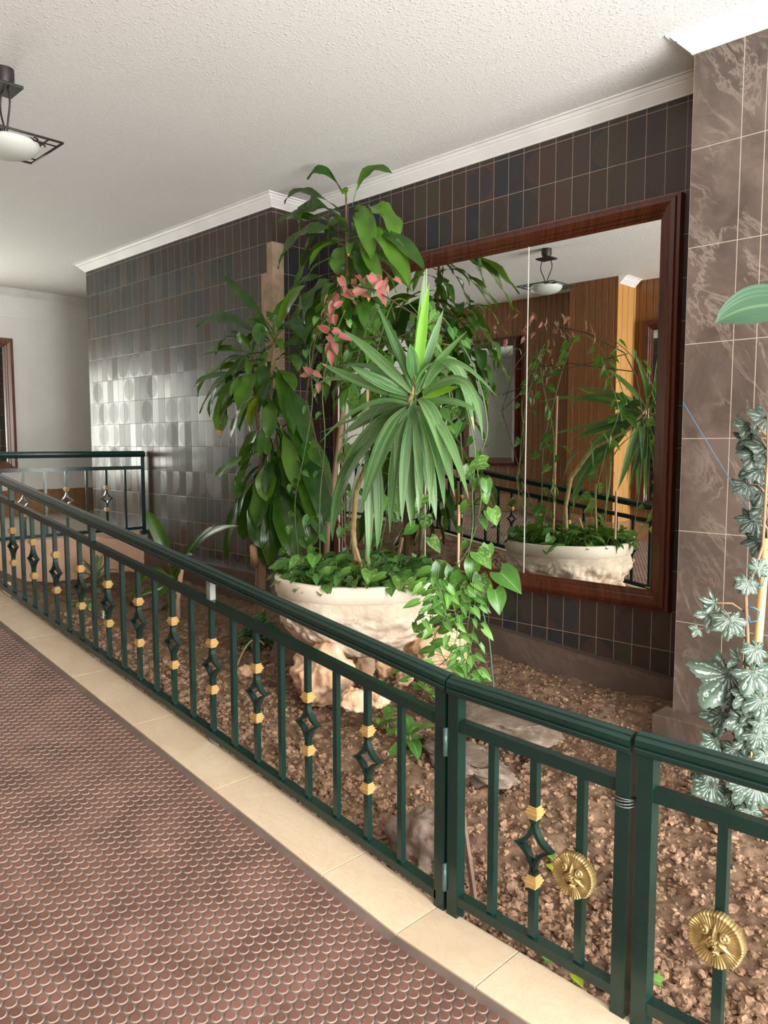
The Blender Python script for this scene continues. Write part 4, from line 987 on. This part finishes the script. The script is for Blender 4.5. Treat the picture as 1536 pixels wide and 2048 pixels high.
# small-leaved creeper hanging over the planter's right rim
cs_ = MB(); cl = MB()
for i, pts in enumerate([[(870,1150,2.75),(875,1190,2.6),(865,1240),(880,1300),(905,1340),(930,1370)], [(900,1160,2.8),(905,1200,2.65),(915,1260),(900,1310),(880,1330)], [(930,1160,2.85),(940,1210,2.72),(935,1270),(950,1330),(965,1345)],
                         [(880,1170,2.7),(860,1210,2.58),(830,1245),(823,1250)], [(920,1170,2.8),(925,1230,2.7),(920,1290),(930,1350),(940,1395)], [(890,1160,2.7),(890,1230,2.6),(870,1270),(860,1300)],
                         [(940,1160,2.9),(950,1220,2.8),(940,1300),(925,1340)], [(860,1150,2.62),(880,1180,2.58),(890,1220),(900,1250)]]):
    vine(cs_, cl, pts, 2.62 if i != 2 else 2.75, 0.024, 0.066, 50+i, (0.1, 0.9), 0, 0.002, 0.50, 0.5)
for (x, y) in [(800,1330),(815,1350),(840,1370),(870,1385),(900,1395),(770,1370),(950,1350),(960,1370)]:
    p = atY(x, y, 2.75)
    for k in range(5): heart(cl, p+Vector((random.uniform(-.04, .04), 0, random.uniform(-.03, .03))), Vector((random.uniform(-1, 1), -.4, random.uniform(-.5, .4))), TOCAM+Vector((0, 0, .7)), 0.05, 0, random.uniform(.2, .9), .5)
cr = empty('creeper', (-2.55, 2.75, PZ), 'light green small-leaved creeper hanging over the right side of the planter', 'vine')
cs_.build('stem', M['stem'], cr, smooth=True); cl.build('foliage', M['creeper'], cr, smooth=True)

# pink-leaved plant on an arching stem
pk = MB(); pks = MB(); x0, y0, s = Z('p')
for (x, y, an, sz) in [(430,320,-60,.062),(740,300,-55,.070),(810,370,60,.055),(840,460,-65,.075),(500,460,170,.06),(600,430,20,.065),(330,580,-110,.065),(250,810,150,.065),(380,840,-30,.06),(310,910,-50,.055),
                       (450,890,-15,.065),(290,1000,-120,.055),(360,1000,-70,.055),(320,1090,-90,.07),(90,1240,140,.06),(170,1270,-30,.05),(50,1280,-170,.045),(190,1400,-90,.05),(360,700,-100,.05),(390,560,40,.05),(470,420,100,.045),(340,690,150,.04),(560,440,150,.06)]:
    p = atY(x0+x/s, y0+y/s, 3.0); d = RT*math.cos(math.radians(an))+UP*math.sin(math.radians(an)); p = p-d*sz*0.4
    heart(pk, p, d, TOCAM+Vector((random.uniform(-.4, .4), 0, random.uniform(0, .5))), sz*1.2, 0, random.random(), 0.62, 0.1)
for k in range(26):
    t = k/25; p = atY(640+150*t+random.uniform(-14, 14), 560-30*math.sin(t*pi)+70*(1-t)+random.uniform(-25, 25), 3.1+random.uniform(0, .2)); heart(pk, p, Vector((random.uniform(-1, 1), random.uniform(-.5, .5), -.6)), Vector((random.uniform(-1, 1), -.5, .6)), 0.06, 0, random.random(), .6)
ppl = empty('pink_leaf_vine', (-3.35, 3.05, PZ-0.04), 'pink-leaved plant on thin arching stems among the green foliage', 'vine')
for pts in ([(700,1120,3.1),(650,950,3.1),(612,800,3.1),(630,680,3.08),(660,600,3.05),(690,565,3.03),(750,580,3.0),(830,630,3.0),(880,700,3.05),(920,850,3.1),(930,1000,3.15),(920,1120,3.15)],
            [(660,620,3.05),(655,700,3.02),(665,760,3.0)], [(612,800,3.1),(618,750,3.02)], [(640,690,3.1),(760,672,3.12),(900,690,3.12)], [(620,760,3.12),(760,690,3.15),(880,640,3.1)]):
    V = [atY(*p) for p in pts]; f = []
    for i in range(len(V)-1):
        for k in range(6): f.append(V[i].lerp(V[i+1], k/6))
    f.append(V[-1]); pks.tube(f, 0.0042, 6)
pks.build('stem', M['stem_b'], ppl, smooth=True); pk.build('foliage', M['pinkleaf'], ppl, smooth=True)
# canes standing in the planter
for (a, b, lab) in (((735,760,3.12),(733,1110,3.12),'thin reddish wooden cane behind the strap leaves'), ((918,1010,3.25),(917,1120,3.25),'thin pale cane standing at the right of the planter')):
    MB().tube([atY(*b)-Vector((0, 0, .04)), atY(*a)], 0.008, 6).build('plant_cane', M['pinestick']); tag(bpy.context.scene.objects[-1] if False else COL.objects[-1], lab, 'cane')
# cord from the creeper down to the soil
c0 = atY(962, 1205, 2.9); c1 = atY(996, 1362, 3.05)
tag(MB().tube([c0, (c0+c1)/2, Vector((c1.x, c1.y, SZ(c1.x, c1.y)+0.01))], 0.0035, 6).build('cord', M['dgreen']), 'thin grey-green cord running from the creeper down to the soil', 'cord')

# ------------------------------------------------------------------ begonia at the right
def palmate(mb, pos, d, nrm, size, seed, lobes=6, sharp=0.45, asym=0.0, m=0):
    rnd = random.Random(seed); d = Vector(d).normalized(); s = d.cross(Vector(nrm)).normalized(); nn = s.cross(d); pos = Vector(pos)
    N = 84; R = 7; n0 = len(mb.v); mb.v.append(tuple(pos))
    for i in range(1, R+1):
        f = i/R
        for j in range(N+1):
            a = -pi*0.93 + 2*pi*0.93*j/N; ph = (a/(2*pi*0.93)+0.5)*lobes; fr = abs((ph % 1)-0.5)*2
            env = 0.55 + 0.45*math.cos(a*0.5)**1.5 + asym*math.sin(a)
            tooth = (1-sharp*0.62*fr**0.0*(1-(1-fr)**1.3 if False else (1-fr if False else fr))) if False else 1
            lobe = 1-fr                                     # 1 on a lobe's axis, 0 between lobes
            lobe = 1-abs((ph % 1)-0.5)*2
            rad = env*(1-sharp*(1-lobe)**1.0)*(1+0.045*math.cos(j*2.6))
            rr = size*rad*f
            h = nn*(0.10*size*math.sin(ph*2*pi)*f*f*0.5 - 0.28*size*f*f*(abs(a)/pi+0.25))
            mb.v.append(tuple(pos + d*rr*math.cos(a) + s*rr*math.sin(a) + h))
    lu = lambda j: j/N*lobes
    for j in range(N): mb.face((n0, n0+1+j, n0+2+j), m, [(lu(j), 0), (lu(j), 1/R), (lu(j+1), 1/R)])
    for i in range(1, R):
        for j in range(N):
            a = n0+1+(i-1)*(N+1)+j; mb.face((a, a+N+1, a+N+2, a+1), m, [(lu(j), i/R), (lu(j), (i+1)/R), (lu(j+1), (i+1)/R), (lu(j+1), i/R)])
bx, by = (1340, 1140); bs = 4.096
bg = MB(); bst = MB(); YG = 3.0
def bp_(x, y, Y=YG): return atY(bx+x/bs, by+y/bs, Y)
BL = [(370,270,110,-1,.35,.9),(350,350,120,-.3,-1,.6),(490,400,130,-.3,-1,.35),(560,740,105,-.5,.6,.6),(480,860,250,-.7,-.65,.45),(680,830,170,.6,-.7,.45),
      (520,1010,130,.1,-1,.45),(650,1020,130,-.1,-1,.35),(760,1050,140,-.2,-1,.35),(430,1190,130,-.3,-1,.45),(600,1230,130,-.1,-1,.45),(360,1170,100,-1,-.1,.5),
      (380,1400,110,-.9,-.2,.4),(540,1460,110,.3,-1,.4),(340,1750,130,-.3,-1,.2),(260,1620,90,-.6,-.6,.3),(330,1620,90,.3,-.8,.3),(520,1830,120,0,-1,.2),(640,1750,150,.2,-1,.3),(700,1760,150,.5,-.8,.3),
      (640,90,90,-.3,-1,.25),(600,130,60,-1,0,.2),(720,0,80,.3,.5,.3),(740,1230,100,.6,-.6,.4),(660,1960,100,.2,-1,.3),(230,480,60,-.6,-.8,.5),(780,1500,110,.5,-.8,.3),(700,640,110,.3,-1,.35),(640,1380,110,-.2,-1,.35),(720,1340,120,.4,-1,.3),(600,930,110,-.4,-.9,.4),(690,1150,120,.1,-1,.35),
      (760,-250,130,-.5,-.6,.35),(700,-420,120,-.6,-.5,.35),(780,-520,140,.2,-.8,.4),(640,-700,110,-.9,-.4,.4),(740,-830,140,-.8,-.3,.45),(800,-1000,150,-.7,.2,.4),(690,-1080,130,-.8,-.5,.4),(790,-1250,140,-.5,-.5,.4),(640,-1180,110,-.9,.2,.4),(790,-350,120,.5,.5,.4),
      (690,-950,110,-.5,-.8,.4),(760,-650,110,-.5,-.8,.4)]
for i, (x, y, w_, dx, dz, sh) in enumerate(BL):
    yy = YG-random.uniform(.03, .14)+ (0.14 if y < -100 else 0); p = bp_(x, y, yy); sz = w_/bs/F_PX*(p-CAM).dot(FW)*1.12
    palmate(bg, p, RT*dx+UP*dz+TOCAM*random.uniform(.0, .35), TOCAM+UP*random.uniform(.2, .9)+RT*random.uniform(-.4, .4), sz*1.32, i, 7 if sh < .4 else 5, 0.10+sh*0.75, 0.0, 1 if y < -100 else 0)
    q = bp_(640 if y > -200 else 800, y+90, YG+0.02); bst.tube([q, (q+p)/2+Vector((0, 0, .02)), p], 0.0035, 5)
bgn = empty('begonia', (bp_(720, 1800).x, YG, SZ(bp_(720, 1800).x, YG)), 'tall begonia with silver-marked lobed leaves at the right edge', 'plant')
b0 = bp_(650, 1900); bst.tube([Vector((b0.x, YG, SZ(b0.x, YG)-0.03)), bp_(640, 1500), bp_(600, 1000), bp_(640, 700), bp_(620, 200), bp_(760, -200), bp_(800, -900), bp_(800, -1250)], [.011, .010, .009, .008, .007, .006, .005, .004], 8)
b0 = bp_(690, 1550); bst.tube([Vector((b0.x, YG, SZ(b0.x, YG)-0.03)), b0, bp_(730, 1250), bp_(800, 900)], [.009, .008, .008, .007], 8)
bst.build('stem', M['bark'], bgn, smooth=True); bg.build('foliage', [M['begonia'], M['begonia_shaded']], bgn, smooth=True)
a_, b_ = bp_(610, 1700, YG+0.03), bp_(790, -260, YG+0.03); a_ = Vector((a_.x, a_.y, SZ(a_.x, a_.y)-0.03))
tag(MB().tube([a_, a_.lerp(b_, .3), a_.lerp(b_, .6), b_], [0.019, .018, .017, .015], 10).build('bamboo_pole', M['cane'], smooth=True), 'thick yellow bamboo pole supporting the silver-leaved begonia', 'pole')
for (x, y, lab_) in ((740, 120, 'upper blue twine loop tying the begonia to its bamboo pole'), (700, 400, 'lower blue twine loop tying the begonia to its bamboo pole')):
    tw = MB().tube([bp_(x-60, y-30), bp_(x-40, y+30), bp_(x+20, y+10), bp_(x+40, y-60), bp_(x-10, y-90), bp_(x-80, y-100)], 0.0035, 6)
    tag(tw.build('twine', M['blue'], smooth=True), lab_, 'twine')
s0, s1 = atY(1366, 805, 3.74), atY(1524, 1062, 3.05)
tag(MB().tube([s0, s0.lerp(s1, .5)-Vector((0, 0, .004)), s1], 0.0022, 5).build('string', M['blue']), 'pale blue string stretched across the brown marble wall to the pole', 'string')
# rubber plant: its stem stands just right of the view
rl = MB(); rs = MB(); yr = 3.1
leaf(rl, bez(atY(1590, 615, yr), atY(1500, 598, yr-0.05), atY(1432, 645, yr-0.1), 14), 0.155, Vector((0, -.6, .3))+TOCAM*0.8, p_oval, 0.3, 0, 0, 0.5)
rx = atY(1600, 600, yr)
for i in range(9):
    a = i*2.4; p = Vector((rx.x+.02, yr+.03, 1.3+0.11*i)); d = Vector((abs(math.cos(a))*0.22+.02, math.sin(a)*0.2, 0.05))
    leaf(rl, bez(p, p+d*0.6+Vector((0, 0, .06)), p+d*1.2, 10), 0.11, (0, 0, 1), p_oval, 0.3, 0, 0, random.random())
rp_ = empty('rubber_plant', (rx.x, yr, SZ(rx.x, yr)), 'rubber plant with one long dark leaf reaching in at the upper right', 'plant')
rs.tube([(rx.x, yr, SZ(rx.x, yr)-.03), (rx.x, yr, 1.2), (rx.x+.02, yr+.03, 2.4)], [.013, .011, .006], 8); rs.build('stem', M['stem_b'], rp_, smooth=True); rl.build('foliage', M['rubber'], rp_, smooth=True)

# ------------------------------------------------------------------ small plants in the bed
# cane cutting with arching leaves
cg = MB(); YC = 2.95
for (a, c, b, w_) in [((345,1150),(330,1080),(292,1020),30),((352,1150),(400,1050),(480,1052),20),((350,1150),(380,1080),(430,1050),16),((340,1160),(300,1100),(255,1215),14),((345,1165),(310,1130),(285,1160),16),
                      ((350,1165),(370,1100),(385,1110),14),((345,1170),(340,1200),(350,1250),14),((350,1165),(300,1180),(270,1195),14),((345,1160),(340,1100),(352,1080),10),((345,1165),(320,1190),(300,1200),14),((355,1160),(330,1150),(310,1155),12),((352,1165),(345,1220),(335,1235),14)]:
    A_, C_, B_ = atY(*a, YC), atY(*c, YC-.05), atY(*b, YC-.12); leaf(cg, bez(A_, C_, B_, 10), w_/F_PX*A_.y/0.72*1.25, TOCAM+Vector((0, 0, .5)), p_strap if w_ < 25 else p_broad, .3, .03, 0, random.uniform(.1, .6))
q = atY(358, 1290, YC); q.z = SZ(q.x, q.y)
cc = empty('cane_cutting', q, 'small cutting with a few arching leaves on a pale cut cane behind the railing', 'plant')
MB().tube([q-Vector((0, 0, .03)), atY(355, 1200, YC), atY(364, 1130, YC)], [.020, .020, .018], 8).build('cane', M['pinestick'], cc, smooth=True); cg.build('foliage', M['drac'], cc, smooth=True)
def tuft(name, px, py, Y, n, L, W, mat, label, cat, seed, prof=p_oval, e0=80, e1=10, droop=1.3, tone=(.1, .8)):
    p = atY(px, py, Y); p.z = SZ(p.x, p.y); e = empty(name, p, label, cat); f = MB(); rosette(f, p+Vector((0, 0, L*0.55)), p+Vector((0, 0, 0.02)), n, L, W, prof, .3, 0, droop, tone, e0=e0, e1=e1, seed=seed)
    f.build('foliage', mat, e, smooth=True)
    MB().tube([p-Vector((0, 0, .03)), p+Vector((0, 0, L*.5))], 0.005, 6).build('stem', M['stem'], e, smooth=True); return e
tuft('dumb_cane', 515, 1262, 3.05, 26, 0.21, 0.075, M['dieff'], 'low dark green plant with mottled leaves left of the planter', 'plant', 61, e0=70, e1=0)
tuft('striped_plant', 195, 1235, 2.95, 14, 0.26, 0.06, M['pale_stripe'], 'pale striped-leaf plant in front of the pink marble block', 'plant', 62)
fp = tuft('flowering_plant', 165, 1278, 2.32, 14, 0.10, 0.05, M['creeper'], 'small bright green plant with white flower spikes close to the railing', 'plant', 63, e0=50, e1=0, tone=(.6, 1))
for (a, b) in (((176,1265),(180,1208)), ((205,1265),(207,1222)), ((192,1268),(196,1235))):
    A_, B_ = atY(*a, 2.4), atY(*b, 2.4); sp = MB().tube([A_, B_], [0.006, 0.004], 6)
    for k in range(22):
        t = k/21; c = A_.lerp(B_, t); an = k*2.4; v = Vector((math.cos(an), math.sin(an), .3))*0.016; heart(sp, c, v, (0, 0, 1), 0.022, 0, .5, .8)
    sp.build('flower_spike', M['flower'], fp)
tuft('seedling', 820, 1500, 2.55, 9, 0.15, 0.07, M['pothos'], 'heart-leaved seedling on the soil left of the hinge post', 'plant', 64, e0=60, e1=0)
tuft('seedling', 775, 1450, 2.62, 6, 0.12, 0.06, M['pothos'], 'pale seedling on the soil below the stones of the planter', 'plant', 65, e0=60, e1=0, tone=(.7, 1))
for (x, y, Y, lab) in [(1098,1740,1.95,'pale green fallen leaf on the soil behind the gate diamond'), (1115,1760,1.98,'yellowish crumpled leaf on the soil left of the gate medallion'), (1150,1948,1.86,'yellow fallen leaf between the kerb and the gate'),
                    (1090,1922,1.86,'tiny green leaf by the kerb under the gate'), (755,1495,2.3,'light green fallen leaf beside the last decorated baluster'), (1322,1960,1.95,'green fallen leaf low at the right beside the double posts')]:
    p = atZ(x, y, SZ(-1.2, Y)+0.02); f = MB(); heart(f, (p.x, p.y, float(soil_z(p.x, p.y))+0.022), (random.uniform(-1, 1), random.uniform(-1, .3), .1), (0, -.3, 1), 0.05, 0, .9, .7)
    tag(f.build('fallen_leaf', M['creeper'] if 'green' in lab else M['drac_y'], smooth=True), lab, 'leaf')
sp_ = [((508,1255),(545,1210),(468,1360),2.8,'bent pale stem lying on the soil under the mottled plant')]
tag(MB().tube(bez(atY(528, 1290, 2.85), atY(500, 1250, 2.8), atY(468, 1350, 2.6), 12), 0.005, 6).build('dry_stem', M['pinestick'], smooth=True), 'bent pale stem arching over the soil left of the planter rocks', 'stem')
a_, b_ = atY(922, 1610, 2.05), atY(952, 1738, 2.0); b_.z = SZ(b_.x, b_.y)-.02
tag(MB().tube([a_, b_], 0.011, 4).build('metal_stake', M['rock_dark']), 'short dark stake leaning in the soil just right of the hinge post', 'stake')
